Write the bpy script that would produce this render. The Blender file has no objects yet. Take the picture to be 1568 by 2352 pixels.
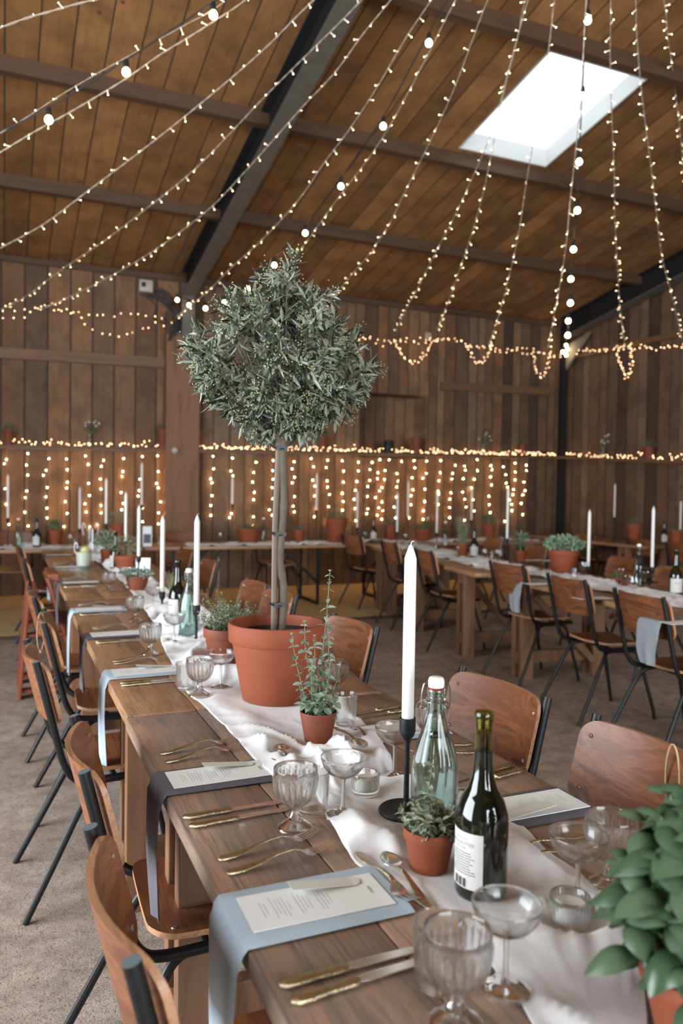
import bpy, bmesh, math, random
from math import sin, cos, pi, radians, sqrt
from mathutils import Vector, Matrix, noise, Euler
random.seed(7)
C = bpy.context.scene.collection
S = bpy.context.scene

# ---------------------------------------------------------------- camera, world, daylight, exposure
RW = Matrix(((0.91825516, -0.00302763, -0.39597765), (-0.39567784, 0.03263322, -0.91780942), (0.01570082, 0.99946281, 0.02876766)))
# rows of RW: world X, Y, Z written in camera axes
CAMP = Vector((0, 0, 1.42))
cam = bpy.data.cameras.new('camera'); camo = bpy.data.objects.new('camera', cam); C.objects.link(camo)
cam.sensor_fit = 'VERTICAL'; cam.sensor_height = 36.0; cam.lens = 1800 / 2352 * 36
camo.matrix_world = Matrix.Translation(CAMP) @ RW.to_4x4()
cam.clip_start = 0.02
cam.dof.use_dof = True; cam.dof.focus_distance = 1.9; cam.dof.aperture_fstop = 3.2
S.camera = camo
S.view_settings.view_transform = 'Standard'; S.view_settings.look = 'None'
S.view_settings.exposure = 0.08; S.view_settings.gamma = 1.0; S.view_settings.use_curve_mapping = False
wd = bpy.data.worlds.new('overcast_sky'); S.world = wd; wd.use_nodes = True
wd.node_tree.nodes['Background'].inputs[0].default_value = (0.86, 0.93, 1.0, 1)
wd.node_tree.nodes['Background'].inputs[1].default_value = 2.2
def area(name, loc, rot, sx, sy, power, col):
    l = bpy.data.lights.new(name, 'AREA'); l.shape = 'RECTANGLE'; l.size = sx; l.size_y = sy; l.energy = power; l.color = col
    o = bpy.data.objects.new(name, l); o.location = loc; o.rotation_euler = rot; C.objects.link(o); return o
# daylight coming in through the open barn doors (left side wall and gable behind the camera)
area('daylight_side_door', (-3.95, 2.3, 1.9), (0, radians(-90), 0), 3.0, 4.4, 560, (0.88, 0.94, 1.0))
area('daylight_front_door', (2.0, -5.9, 1.9), (radians(90), 0, 0), 5.5, 3.4, 820, (0.88, 0.94, 1.0))
cy = S.cycles
cy.use_denoising = True
cy.sample_clamp_indirect = 4.0
cy.max_bounces = 10; cy.transmission_bounces = 10; cy.transparent_max_bounces = 24
cy.diffuse_bounces = 4; cy.glossy_bounces = 4

TH = math.tan(radians(10.1)); YW = 10.5; ZE = 4.22; GX = 8.5
def roofz(y): return ZE + (YW - y) * TH if y > -0.5 else ZE + (YW + 0.5) * TH - (-0.5 - y) * TH
def ray(px, py): return RW @ Vector((px - 784, 1176 - py, -1800))
def at(px, py, z=0.765):
    d = ray(px, py); return CAMP + d * ((z - CAMP.z) / d.z)
def aty(px, py, y=10.4):
    d = ray(px, py); return CAMP + d * ((y - CAMP.y) / d.y)
def atx(px, py, x=8.42):
    d = ray(px, py); return CAMP + d * ((x - CAMP.x) / d.x)
def zat(y, px, py): return aty(px, py, y).z

# ---------------------------------------------------------------- mesh helpers
class MB:
    def __init__(s): s.v = []; s.f = []; s.m = []
    def add(s, vs, fs, mi=0):
        n = len(s.v); s.v += [tuple(p) for p in vs]
        s.f += [tuple(n + i for i in f) for f in fs]; s.m += [mi] * len(fs); return s
    def box(s, c, d, mi=0, rot=None, taper=0):
        vs = []
        for i in range(8):
            p = Vector(((i & 1) - .5, ((i >> 1) & 1) - .5, ((i >> 2) & 1) - .5))
            k = 1 - taper * (0.5 - p.z)
            p = Vector((p.x * d[0] * k, p.y * d[1] * k, p.z * d[2]))
            if rot is not None: p = rot @ p
            vs.append(p + Vector(c))
        return s.add(vs, [(0, 2, 3, 1), (4, 5, 7, 6), (0, 1, 5, 4), (2, 6, 7, 3), (0, 4, 6, 2), (1, 3, 7, 5)], mi)
    def rbox(s, c, d, b=0.004, mi=0, rot=None, seg=2):
        bm = bmesh.new(); bmesh.ops.create_cube(bm, size=1)
        for v in bm.verts: v.co = Vector((v.co.x * d[0], v.co.y * d[1], v.co.z * d[2]))
        bmesh.ops.bevel(bm, geom=list(bm.edges), offset=b, segments=seg, affect='EDGES', profile=0.5)
        bm.verts.ensure_lookup_table()
        vs = [((rot @ v.co) if rot is not None else v.co) + Vector(c) for v in bm.verts]
        fs = [[v.index for v in f.verts] for f in bm.faces]; bm.free()
        return s.add(vs, fs, mi)
    def beam(s, p0, p1, w, h, mi=0, up=(0, 0, 1), b=0):
        p0 = Vector(p0); p1 = Vector(p1); z = (p1 - p0); L = z.length; z.normalize()
        x = z.cross(Vector(up)); x = x.normalized() if x.length > 1e-5 else Vector((1, 0, 0)); y = x.cross(z)
        rot = Matrix((x, y, z)).transposed()
        if b: return s.rbox((p0 + p1) / 2, (w, h, L), b, mi, rot, 1)
        return s.box((p0 + p1) / 2, (w, h, L), mi, rot)
    def tube(s, pts, r, n=8, mi=0, cap=True, capmi=None):
        pts = [Vector(p) for p in pts]; k = len(pts)
        rs = r if isinstance(r, (list, tuple)) else [r] * k
        t0 = (pts[1] - pts[0]).normalized()
        a = t0.orthogonal().normalized(); vs = []
        for i, p in enumerate(pts):
            t = (pts[min(i + 1, k - 1)] - pts[max(i - 1, 0)]).normalized()
            a = (a - t * a.dot(t)).normalized(); b = t.cross(a)
            for j in range(n):
                q = 2 * pi * j / n; vs.append(p + (a * cos(q) + b * sin(q)) * rs[i])
        fs = [(i * n + j, i * n + (j + 1) % n, (i + 1) * n + (j + 1) % n, (i + 1) * n + j) for i in range(k - 1) for j in range(n)]
        s.add(vs, fs, mi)
        if cap:
            o = len(s.v) - k * n
            s.f.append(tuple(o + j for j in reversed(range(n)))); s.m.append(mi if capmi is None else capmi)
            s.f.append(tuple(o + (k - 1) * n + j for j in range(n))); s.m.append(mi if capmi is None else capmi)
        return s
    def lathe(s, prof, n=32, c=(0, 0, 0), mi=0, flute=None, closed=False):
        # prof: (r, z[, flutescale]) ; flute=(count, depth)
        vs = []; k = len(prof)
        for p in prof:
            fl = p[2] if len(p) > 2 else 0
            for j in range(n):
                q = 2 * pi * j / n; r = p[0]
                if flute and fl: r *= 1 + flute[1] * fl * (abs(cos(flute[0] * q / 2)) - .5)
                vs.append((c[0] + r * cos(q), c[1] + r * sin(q), c[2] + p[1]))
        rng = range(k) if closed else range(k - 1)
        fs = [(i * n + j, i * n + (j + 1) % n, ((i + 1) % k) * n + (j + 1) % n, ((i + 1) % k) * n + j) for i in rng for j in range(n)]
        return s.add(vs, fs, mi)
    def disc(s, c, r, n=24, mi=0, jit=0):
        vs = [(c[0], c[1], c[2])] + [(c[0] + r * cos(2 * pi * j / n), c[1] + r * sin(2 * pi * j / n), c[2]) for j in range(n)]
        return s.add(vs, [(0, 1 + j, 1 + (j + 1) % n) for j in range(n)], mi)
    def sphere(s, c, r, n=10, m=7, mi=0, sc=(1, 1, 1)):
        vs = []
        for i in range(m + 1):
            a = pi * i / m
            for j in range(n):
                q = 2 * pi * j / n
                vs.append((c[0] + r * sc[0] * sin(a) * cos(q), c[1] + r * sc[1] * sin(a) * sin(q), c[2] + r * sc[2] * cos(a)))
        return s.add(vs, [(i * n + j, (i + 1) * n + j, (i + 1) * n + (j + 1) % n, i * n + (j + 1) % n) for i in range(m) for j in range(n)], mi)
    def leaf(s, p, d, up, L, w, fold=.25, curl=.2, mi=0):
        d = Vector(d).normalized(); up = Vector(up); x = d.cross(up)
        if x.length < 1e-4: x = d.orthogonal()
        x.normalize(); n = x.cross(d); p = Vector(p)
        q = [p, p + d * L * .3 + x * w * .42 + n * fold * w, p + d * L * .32 - n * curl * L * .02, p + d * L * .3 - x * w * .42 + n * fold * w,
             p + d * L * .68 + x * w * .36 + n * (fold * w - curl * L * .12), p + d * L * .7 - n * curl * L * .15, p + d * L * .68 - x * w * .36 + n * (fold * w - curl * L * .12),
             p + d * L - n * curl * L * .35]
        return s.add(q, [(0, 1, 2), (0, 2, 3), (1, 4, 5, 2), (2, 5, 6, 3), (4, 7, 5), (5, 7, 6)], mi)
    def build(s, name, mats, parent=None, smooth=True, ang=35, loc=None, rot=None):
        me = bpy.data.meshes.new(name); me.from_pydata(s.v, [], s.f)
        if not isinstance(mats, (list, tuple)): mats = [mats]
        for m in mats: me.materials.append(m)
        me.polygons.foreach_set('material_index', s.m)
        if smooth:
            me.polygons.foreach_set('use_smooth', [True] * len(s.f)); me.set_sharp_from_angle(angle=radians(ang))
        me.update()
        o = bpy.data.objects.new(name, me); C.objects.link(o)
        if parent: o.parent = parent
        if loc is not None: o.location = loc
        if rot is not None: o.rotation_euler = rot
        return o
def weld_normals(o):
    bm = bmesh.new(); bm.from_mesh(o.data); bmesh.ops.recalc_face_normals(bm, faces=bm.faces); bm.to_mesh(o.data); bm.free(); return o
def tag(o, label=None, cat=None, group=None, kind=None):
    if label: o['label'] = label
    if cat: o['category'] = cat
    if group: o['group'] = group
    if kind: o['kind'] = kind
    return o
def thing(name, label, cat, loc=(0, 0, 0), rz=0, group=None):
    o = bpy.data.objects.new(name, None); C.objects.link(o); o.empty_display_size = .05
    o.location = loc; o.rotation_euler = (0, 0, rz); return tag(o, label, cat, group)
def struct(o): o['kind'] = 'structure'; return o
KIDS = {}
def dup(o, parent=None):
    c = o.copy(); C.objects.link(c)
    if parent is not None: c.parent = parent
    for ch in list(o.children): dup(ch, c)
    return c
def dupt(o, loc, rz, label, group=None, scale=None):
    c = dup(o); c.location = loc; c.rotation_euler = (0, 0, rz); c['label'] = label
    if group: c['group'] = group
    if scale: c.scale = scale if isinstance(scale, (tuple, list)) else (scale,) * 3
    return c
def lerp(a, b, t): return a + (b - a) * t
def spline(pts, n=6):
    pts = [Vector(p) for p in pts]; out = []
    for i in range(len(pts) - 1):
        p0 = pts[max(i - 1, 0)]; p1 = pts[i]; p2 = pts[i + 1]; p3 = pts[min(i + 2, len(pts) - 1)]
        for k in range(n):
            t = k / n; out.append(.5 * ((2 * p1) + (p2 - p0) * t + (2 * p0 - 5 * p1 + 4 * p2 - p3) * t * t + (3 * p1 - p0 - 3 * p2 + p3) * t ** 3))
    out.append(pts[-1]); return out

# ---------------------------------------------------------------- materials
class NT:
    def __init__(s, name):
        s.m = bpy.data.materials.new(name); s.m.use_nodes = True; s.t = s.m.node_tree; s.b = s.t.nodes['Principled BSDF']; s.out = s.t.nodes['Material Output']
    def n(s, typ, **kw):
        o = s.t.nodes.new(typ)
        for k, v in kw.items():
            if k.startswith('i_'): o.inputs[k[2:].replace('_', ' ')].default_value = v
            else: setattr(o, k, v)
        return o
    def l(s, a, b): s.t.links.new(a, b)
    def math(s, op, a, b=0.0, c=None):
        o = s.t.nodes.new('ShaderNodeMath'); o.operation = op
        for i, x in enumerate((a, b) if c is None else (a, b, c)):
            if isinstance(x, (int, float)): o.inputs[i].default_value = x
            else: s.l(x, o.inputs[i])
        return o.outputs[0]
    def mix(s, f, a, b, typ='MIX'):
        o = s.t.nodes.new('ShaderNodeMix'); o.data_type = 'RGBA'; o.blend_type = typ
        for i, x in ((0, f), (6, a), (7, b)):
            if isinstance(x, (int, float)): o.inputs[i].default_value = x
            elif isinstance(x, tuple): o.inputs[i].default_value = (*x, 1) if len(x) == 3 else x
            else: s.l(x, o.inputs[i])
        return o.outputs[2]
    def ramp(s, f, stops):
        o = s.t.nodes.new('ShaderNodeValToRGB'); e = o.color_ramp.elements
        while len(e) > 1: e.remove(e[-1])
        e[0].position = stops[0][0]; e[0].color = (*stops[0][1], 1)
        for p, c in stops[1:]:
            x = e.new(p); x.color = (*c, 1)
        s.l(f, o.inputs[0]); return o.outputs[0]
    def noise(s, vec, scale=5, detail=4, rough=.55, dist=0):
        o = s.n('ShaderNodeTexNoise'); o.inputs['Scale'].default_value = scale; o.inputs['Detail'].default_value = detail
        o.inputs['Roughness'].default_value = rough; o.inputs['Distortion'].default_value = dist
        if vec is not None: s.l(vec, o.inputs['Vector'])
        return o.outputs['Fac']
    def map(s, vec, sc=(1, 1, 1), rot=(0, 0, 0), loc=(0, 0, 0)):
        o = s.n('ShaderNodeMapping'); o.inputs['Scale'].default_value = sc; o.inputs['Rotation'].default_value = rot; o.inputs['Location'].default_value = loc
        s.l(vec, o.inputs['Vector']); return o.outputs[0]
    def bump(s, h, st=.3, d=.01):
        o = s.n('ShaderNodeBump'); o.inputs['Strength'].default_value = st; o.inputs['Distance'].default_value = d
        s.l(h, o.inputs['Height']); s.l(o.outputs[0], s.b.inputs['Normal']); return o
    def col(s, c):
        if isinstance(c, tuple): s.b.inputs['Base Color'].default_value = (*c, 1)
        else: s.l(c, s.b.inputs['Base Color'])
        return s
    def rough(s, r):
        if isinstance(r, (int, float)): s.b.inputs['Roughness'].default_value = r
        else: s.l(r, s.b.inputs['Roughness'])
        return s
    def set(s, **kw):
        for k, v in kw.items(): s.b.inputs[k.replace('_', ' ')].default_value = v
        return s
def simple(name, c, r=.6, metal=0, nz=0, sc=30, bump=0, rnd=0, **kw):
    t = NT(name); co = t.n('ShaderNodeTexCoord').outputs['Object']
    if nz:
        f = t.noise(co, sc, 5)
        t.col(t.mix(f, tuple(x * (1 - nz) for x in c), tuple(min(1, x * (1 + nz)) for x in c)))
    else: t.col(c)
    if bump: t.bump(t.noise(co, sc * 3, 4), bump, .002)
    t.rough(r).set(Metallic=metal, **kw); return t.m
# planks: u = across boards, v = along boards (object axes 0,1,2)
def planks(name, u, v, width, stops, gap=.012, dark=.25, rough=.75, jit=0.0, grainc=.35, length=None, bumpd=.01, knots=True, gsc=1.0, off=0.0):
    t = NT(name); co = t.n('ShaderNodeTexCoord').outputs['Object']
    sp = t.n('ShaderNodeSeparateXYZ'); t.l(co, sp.inputs[0]); U = sp.outputs[u]; V = sp.outputs[v]
    q = t.math('ADD', t.math('DIVIDE', U, width), 1000.0 + off)
    if jit:
        wn = t.n('ShaderNodeTexNoise', noise_dimensions='1D'); wn.inputs['Scale'].default_value = 0.37; t.l(q, wn.inputs['W'])
        q = t.math('ADD', q, t.math('MULTIPLY', wn.outputs['Fac'], jit))
    idx = t.math('FLOOR', q); fr = t.math('FRACT', q)
    r1 = t.n('ShaderNodeTexWhiteNoise', noise_dimensions='1D'); t.l(idx, r1.inputs['W']); rv = r1.outputs['Value']
    vv = V
    idv = rv
    if length:
        ql = t.math('ADD', t.math('DIVIDE', V, length), t.math('MULTIPLY', rv, 7.3)); il = t.math('FLOOR', ql)
        r2 = t.n('ShaderNodeTexWhiteNoise', noise_dimensions='2D'); cb = t.n('ShaderNodeCombineXYZ'); t.l(idx, cb.inputs[0]); t.l(il, cb.inputs[1]); t.l(cb.outputs[0], r2.inputs['Vector'])
        idv = r2.outputs['Value']
    base = t.ramp(idv, stops)
    cb = t.n('ShaderNodeCombineXYZ'); t.l(t.math('MULTIPLY', U, 26 * gsc), cb.inputs[0]); t.l(t.math('ADD', t.math('MULTIPLY', V, 1.6 * gsc), t.math('MULTIPLY', idv, 91)), cb.inputs[1]); t.l(idv, cb.inputs[2])
    g = t.noise(cb.outputs[0], 1.6, 6, .62, .6)
    g2 = t.ramp(g, [(.3, (1 - grainc,) * 3), (.52, (1.0, 1.0, 1.0)), (.72, (1 - grainc * .35,) * 3)])
    c = t.mix(1.0, base, g2, 'MULTIPLY')
    cb2 = t.n('ShaderNodeCombineXYZ'); t.l(U, cb2.inputs[0]); t.l(t.math('ADD', V, t.math('MULTIPLY', idv, 13)), cb2.inputs[1])
    bl = t.noise(cb2.outputs[0], 2.6, 3, .6)
    c = t.mix(1.0, c, t.ramp(bl, [(.3, (.62, .6, .58)), (.6, (1.1, 1.08, 1.05))]), 'MULTIPLY')
    if knots:
        vo = t.n('ShaderNodeTexVoronoi'); vo.inputs['Scale'].default_value = 2.6; t.l(cb2.outputs[0], vo.inputs['Vector'])
        c = t.mix(1.0, c, t.ramp(vo.outputs['Distance'], [(.035, (.35, .3, .27)), (.075, (1, 1, 1))]), 'MULTIPLY')
    e = t.math('MINIMUM', fr, t.math('SUBTRACT', 1.0, fr))
    gm = t.math('GREATER_THAN', e, gap / width / 2)
    gs = t.n('ShaderNodeMapRange'); gs.inputs[1].default_value = gap / width * .3; gs.inputs[2].default_value = gap / width * 1.1; t.l(e, gs.inputs[0])
    hh = gs.outputs[0]
    if length:
        fl = t.math('FRACT', ql); el = t.math('MINIMUM', fl, t.math('SUBTRACT', 1.0, fl)); gl = t.math('GREATER_THAN', el, .004 / length)
        hh = t.math('MULTIPLY', hh, gl)
    c = t.mix(hh, (.02, .014, .01), c)
    t.col(c); t.rough(rough)
    h = t.math('ADD', t.math('MULTIPLY', hh, 1.0), t.math('MULTIPLY', g, .12)); t.bump(h, .6, bumpd)
    return t.m
def grain(name, stops, axis=0, sc=1.0, rough=.4, dist=2.0, stretch=14, coat=0.0, bumpst=.05, rnd=.25, fw=.18, patch=None):
    t = NT(name); co = t.n('ShaderNodeTexCoord').outputs['Object']; oi = t.n('ShaderNodeObjectInfo')
    cb = t.n('ShaderNodeVectorMath', operation='ADD'); t.l(co, cb.inputs[0])
    m = t.n('ShaderNodeVectorMath', operation='SCALE'); cc = t.n('ShaderNodeCombineXYZ'); 
    for i in range(3): t.l(oi.outputs['Random'], cc.inputs[i])
    t.l(cc.outputs[0], m.inputs[0]); m.inputs['Scale'].default_value = 17.0; t.l(m.outputs[0], cb.inputs[1])
    s3 = [stretch, stretch, stretch]; s3[axis] = 1.0
    v = t.map(cb.outputs[0], tuple(x * sc for x in s3))
    g = t.noise(v, 1.1, 5, .6, dist)
    fine = t.noise(t.map(cb.outputs[0], tuple(x * sc * 5 if i != axis else 4 * sc for i, x in enumerate(s3))), 2.0, 3, .6)
    f = t.math('ADD', t.math('MULTIPLY', g, 1 - fw), t.math('MULTIPLY', fine, fw))
    c = t.ramp(f, stops)
    if patch:
        pv = t.noise(t.map(cb.outputs[0], tuple(2.0 if i == axis else 6.0 for i in range(3))), 1.0, 4, .6); c = t.mix(t.ramp(pv, [(.42, (0, 0, 0)), (.62, (.75, .75, .75))]), c, t.mix(1.0, c, patch, 'MULTIPLY'))
    hs = t.n('ShaderNodeHueSaturation'); t.l(c, hs.inputs['Color']); t.l(t.math('ADD', 1 - rnd / 2, t.math('MULTIPLY', oi.outputs['Random'], rnd)), hs.inputs['Value'])
    t.col(hs.outputs[0]); t.rough(rough); t.set(Coat_Weight=coat, Coat_Roughness=.25)
    if bumpst: t.bump(f, bumpst, .004)
    return t.m
M = {}
M['chairply'] = grain('chair_plywood', [(.28, (.055, .018, .009)), (.42, (.135, .044, .017)), (.5, (.235, .085, .032)), (.56, (.155, .052, .020)), (.75, (.19, .065, .025))], 1, 1.0, .44, 1.8, 9, .08)
M['plyedge'] = grain('plywood_edge', [(.3, (.16, .075, .035)), (.5, (.40, .21, .11)), (.7, (.25, .12, .06))], 1, 1.0, .5, 0, 60, 0, 0)
M['black'] = simple('black_painted_steel', (.007, .0075, .008), .42, 0, 0, Specular_IOR_Level=.35)
M['cap'] = simple('grey_plastic_cap', (.10, .13, .14), .5)
M['rivet'] = simple('zinc_rivet', (.75, .72, .68), .3, 1)
M['tablenear'] = grain('grey_brown_table_board', [(.25, (.060, .040, .030)), (.38, (.165, .108, .078)), (.48, (.25, .165, .118)), (.56, (.34, .195, .118)), (.66, (.15, .112, .090)), (.8, (.30, .16, .088))], 1, 1.2, .42, 1.0, 16, .12, .2, .2, .42, (.62, .70, .80))
M['tablefar'] = grain('warm_brown_table_board', [(.25, (.085, .045, .022)), (.42, (.25, .135, .070)), (.55, (.40, .22, .115)), (.7, (.20, .115, .062))], 1, 1.2, .42, 1.0, 16, .12, .2, .2, .42, (.72, .70, .68))
M['leg'] = grain('rough_sawn_leg', [(.3, (.085, .038, .018)), (.5, (.20, .095, .046)), (.7, (.15, .07, .033))], 2, 1.0, .6, .8, 12)
M['redwood'] = grain('red_brown_stained_beech', [(.3, (.13, .026, .012)), (.5, (.22, .05, .022)), (.7, (.17, .036, .016))], 2, 1.0, .45, .6, 10)
M['terra'] = simple('terracotta', (.215, .046, .014), .75, 0, .22, 14, .15)
M['terraold'] = simple('weathered_terracotta', (.175, .040, .015), .7, 0, .5, 9, .15)
M['soil'] = simple('dark_potting_soil', (.016, .011, .009), .95, 0, .7, 120, 1.0)
M['cloth'] = simple('white_gauze_cloth', (.68, .67, .665), .9, 0, .04, 60, .25, Sheen_Weight=.2)
M['bluecloth'] = simple('pale_blue_napkin_cotton', (.40, .49, .555), .9, 0, .07, 90, .3)
M['greycloth'] = simple('charcoal_napkin_cotton', (.095, .09, .105), .9, 0, .12, 90, .3)
M['greyblue'] = simple('grey_napkin_cotton', (.27, .30, .32), .9, 0, .07, 90, .3)
M['paper'] = simple('white_card', (.80, .82, .80), .7)
M['tagp'] = simple('ivory_name_tag', (.66, .66, .60), .6)
M['ink'] = simple('pale_grey_print', (.52, .54, .54), .8)
M['inkd'] = simple('dark_print', (.20, .20, .20), .8)
M['barc'] = simple('black_print', (.02, .02, .02), .8)
M['wax'] = simple('ivory_candle_wax', (.68, .665, .62), .45, 0, 0, Subsurface_Weight=.25, Subsurface_Scale=.01)
M['iron'] = simple('black_cast_iron', (.012, .013, .015), .42, .3, .3, 200, .2)
M['silver'] = simple('polished_cutlery', (.95, .94, .92), .24, 1)
M['silverh'] = simple('patterned_cutlery_handle', (.58, .50, .34), .16, 1, .45, 110, .9)
M['bark'] = simple('olive_bark', (.105, .085, .062), .8, 0, .4, 25, .5)
M['twig'] = simple('pale_twig', (.16, .15, .09), .8)
M['cane'] = simple('bamboo_cane', (.115, .082, .055), .6, 0, .3, 12)
M['rubber'] = simple('black_rubber_tie', (.01, .011, .011), .5)
def leafm(name, a, b, back=None, r=.45, tr=.12):
    t = NT(name); g = t.n('ShaderNodeNewGeometry'); co = t.n('ShaderNodeTexCoord').outputs['Object']
    f = t.noise(co, 60, 2); rv = g.outputs['Random Per Island']
    c = t.mix(rv, a, b); c = t.mix(t.math('MULTIPLY', f, .4), c, tuple(x * .6 for x in a))
    if back: c = t.mix(g.outputs['Backfacing'], c, back)
    t.col(c); t.rough(r); t.set(Subsurface_Weight=0.0); return t.m
M['olive'] = leafm('olive_leaf', (.012, .020, .013), (.056, .070, .045), (.19, .215, .165), .30)
M['bud'] = leafm('olive_flower_bud', (.24, .26, .13), (.38, .39, .24), None, .6)
M['oregano'] = leafm('oregano_leaf', (.12, .165, .11), (.25, .30, .22), (.28, .33, .26), .55)
M['basil'] = leafm('basil_leaf', (.035, .072, .033), (.078, .125, .068), (.12, .18, .11), .32)
M['oregd'] = leafm('marjoram_leaf', (.15, .175, .115), (.29, .31, .22), None, .6)
M['herb'] = leafm('green_herb_leaf', (.05, .11, .05), (.12, .20, .10), None, .6)
M['thyme'] = leafm('thyme_leaf', (.11, .135, .075), (.26, .29, .19), None, .6)
M['pale'] = leafm('pale_green_leaf', (.17, .27, .17), (.33, .44, .31), None, .6)
M['succ'] = leafm('blue_green_succulent', (.15, .24, .19), (.28, .38, .30), None, .5)
M['flower'] = simple('white_petal', (.75, .74, .68), .6)
M['stemg'] = simple('green_stem', (.16, .20, .09), .6)
def glass(name, col=(1, 1, 1), r=0.0, ior=1.45, clear=0.0):
    t = NT(name); t.col(col).rough(r); t.set(Transmission_Weight=1.0, IOR=ior)
    if clear:
        tr = t.n('ShaderNodeBsdfTransparent'); tr.inputs[0].default_value = (*col, 1); mx = t.n('ShaderNodeMixShader'); mx.inputs[0].default_value = clear
        t.l(t.b.outputs[0], mx.inputs[1]); t.l(tr.outputs[0], mx.inputs[2]); t.l(mx.outputs[0], t.out.inputs[0])
    return t.m
def thin(name, col=(1, 1, 1), refl=1.0):
    # thin walled clear glass: straight-through light plus fresnel reflection
    t = NT(name); tr = t.n('ShaderNodeBsdfTransparent'); tr.inputs[0].default_value = (*col, 1)
    gl = t.n('ShaderNodeBsdfGlossy'); gl.inputs['Roughness'].default_value = .03
    lw = t.n('ShaderNodeLayerWeight'); lw.inputs['Blend'].default_value = .5; mx = t.n('ShaderNodeMixShader')
    t.l(t.math('ADD', t.math('MULTIPLY', t.math('POWER', lw.outputs['Facing'], 4.0), .55 * refl), .05), mx.inputs[0]); t.l(tr.outputs[0], mx.inputs[1]); t.l(gl.outputs[0], mx.inputs[2]); t.l(mx.outputs[0], t.out.inputs[0]); return t.m
M['glass'] = glass('clear_glass', (.985, .995, .99), 0, 1.45, .22)
M['thin'] = thin('thin_clear_glass', (.97, .985, .98))
M['aqua'] = glass('aqua_tinted_glass', (.80, .96, .93), 0, 1.45, .04)
M['aquathin'] = thin('thin_aqua_glass', (.80, .93, .91))
M['water'] = glass('water', (.93, .995, .98), 0, 1.33)
M['green'] = simple('dark_green_wine_glass', (.006, .008, .004), .06, 0, 0, Coat_Weight=.4, Coat_Roughness=.02)
M['neck'] = glass('olive_green_glass', (.42, .40, .10))
M['label'] = simple('white_paper_label', (.55, .54, .51), .7)
M['ceramic'] = simple('white_ceramic', (.75, .74, .72), .25)
M['redrub'] = simple('red_rubber_seal', (.45, .03, .02), .5)
M['wire'] = simple('steel_wire', (.28, .27, .25), .35, 1)
M['clearcable'] = simple('clear_pvc_cable', (.46, .40, .32), .3, 0, 0)
M['dimcable'] = simple('dull_brown_cable', (.07, .05, .03), .5)
M['blackcable'] = simple('black_rubber_cable', (.012, .012, .012), .5)
M['twine'] = simple('hemp_twine', (.42, .29, .16), .9, 0, .3, 80)
M['lemon'] = simple('lemon_yellow', (.62, .58, .22), .5)
M['cloudy'] = simple('cloudy_lemonade', (.62, .62, .54), .4)
M['box'] = simple('white_plastic_box', (.42, .40, .35), .5)
M['speaker'] = simple('black_plastic', (.01, .011, .012), .5)
def emis(name, col, st):
    t = NT(name); t.col(col).set(Emission_Color=(*col, 1), Emission_Strength=st, Roughness=.4); return t.m
M['led'] = emis('warm_led_tip', (1.0, .72, .40), 55)
M['ledbody'] = emis('led_capsule', (1.0, .82, .60), .55)
M['leds'] = emis('warm_curtain_led', (1.0, .60, .24), 280)
M['ledshelf'] = emis('warm_shelf_led', (1.0, .62, .34), 17)
M['bulb'] = emis('warm_festoon_bulb', (1.0, .76, .45), 22)
M['bulboff'] = emis('dim_festoon_bulb', (.9, .75, .5), .8)
M['wallv'] = planks('wall_boards_back', 0, 2, .268, [(0, (.058, .034, .021)), (.2, (.19, .092, .040)), (.4, (.115, .066, .036)), (.6, (.26, .125, .052)), (.75, (.14, .085, .050)), (.9, (.22, .115, .052)), (1, (.07, .045, .032))], .012, jit=0, off=.12)
M['wallx'] = planks('wall_boards_narrow', 0, 2, .172, [(0, (.058, .034, .021)), (.2, (.19, .092, .040)), (.4, (.115, .066, .036)), (.6, (.25, .13, .060)), (.75, (.15, .10, .062)), (.9, (.22, .115, .052)), (1, (.07, .045, .032))], .010, jit=1.1)
M['wallg'] = planks('wall_boards_gable', 1, 2, .20, [(0, (.06, .035, .022)), (.25, (.16, .085, .045)), (.5, (.11, .070, .048)), (.75, (.20, .125, .078)), (1, (.085, .055, .04))], .010, jit=1.3)
M['ceil'] = planks('ceiling_boards', 0, 1, .252, [(0, (.16, .075, .024)), (.3, (.27, .128, .040)), (.6, (.21, .100, .033)), (.85, (.32, .155, .054)), (1, (.18, .085, .028))], .007, grainc=.25)
M['beamw'] = grain('dark_purlin', [(.3, (.048, .023, .011)), (.5, (.088, .042, .019)), (.7, (.066, .031, .014))], 0, 1.0, .7, .6, 10)
M['rail'] = grain('brown_rail', [(.3, (.085, .042, .020)), (.5, (.17, .085, .038)), (.7, (.12, .058, .027))], 0, 1.0, .6, .6, 10)
M['post'] = grain('orange_brown_boards', [(.3, (.12, .05, .018)), (.5, (.24, .11, .045)), (.7, (.17, .075, .03))], 2, 1.0, .6, .6, 8)
M['steel'] = simple('dark_grey_steel', (.105, .098, .088), .6, .2, .35, 12, .2)
M['steelblk'] = simple('black_steel_web', (.011, .011, .012), .6, .1, .3, 12)
M['gusset'] = simple('pale_gusset_board', (.20, .18, .13), .8, 0, .2, 8)
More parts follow.
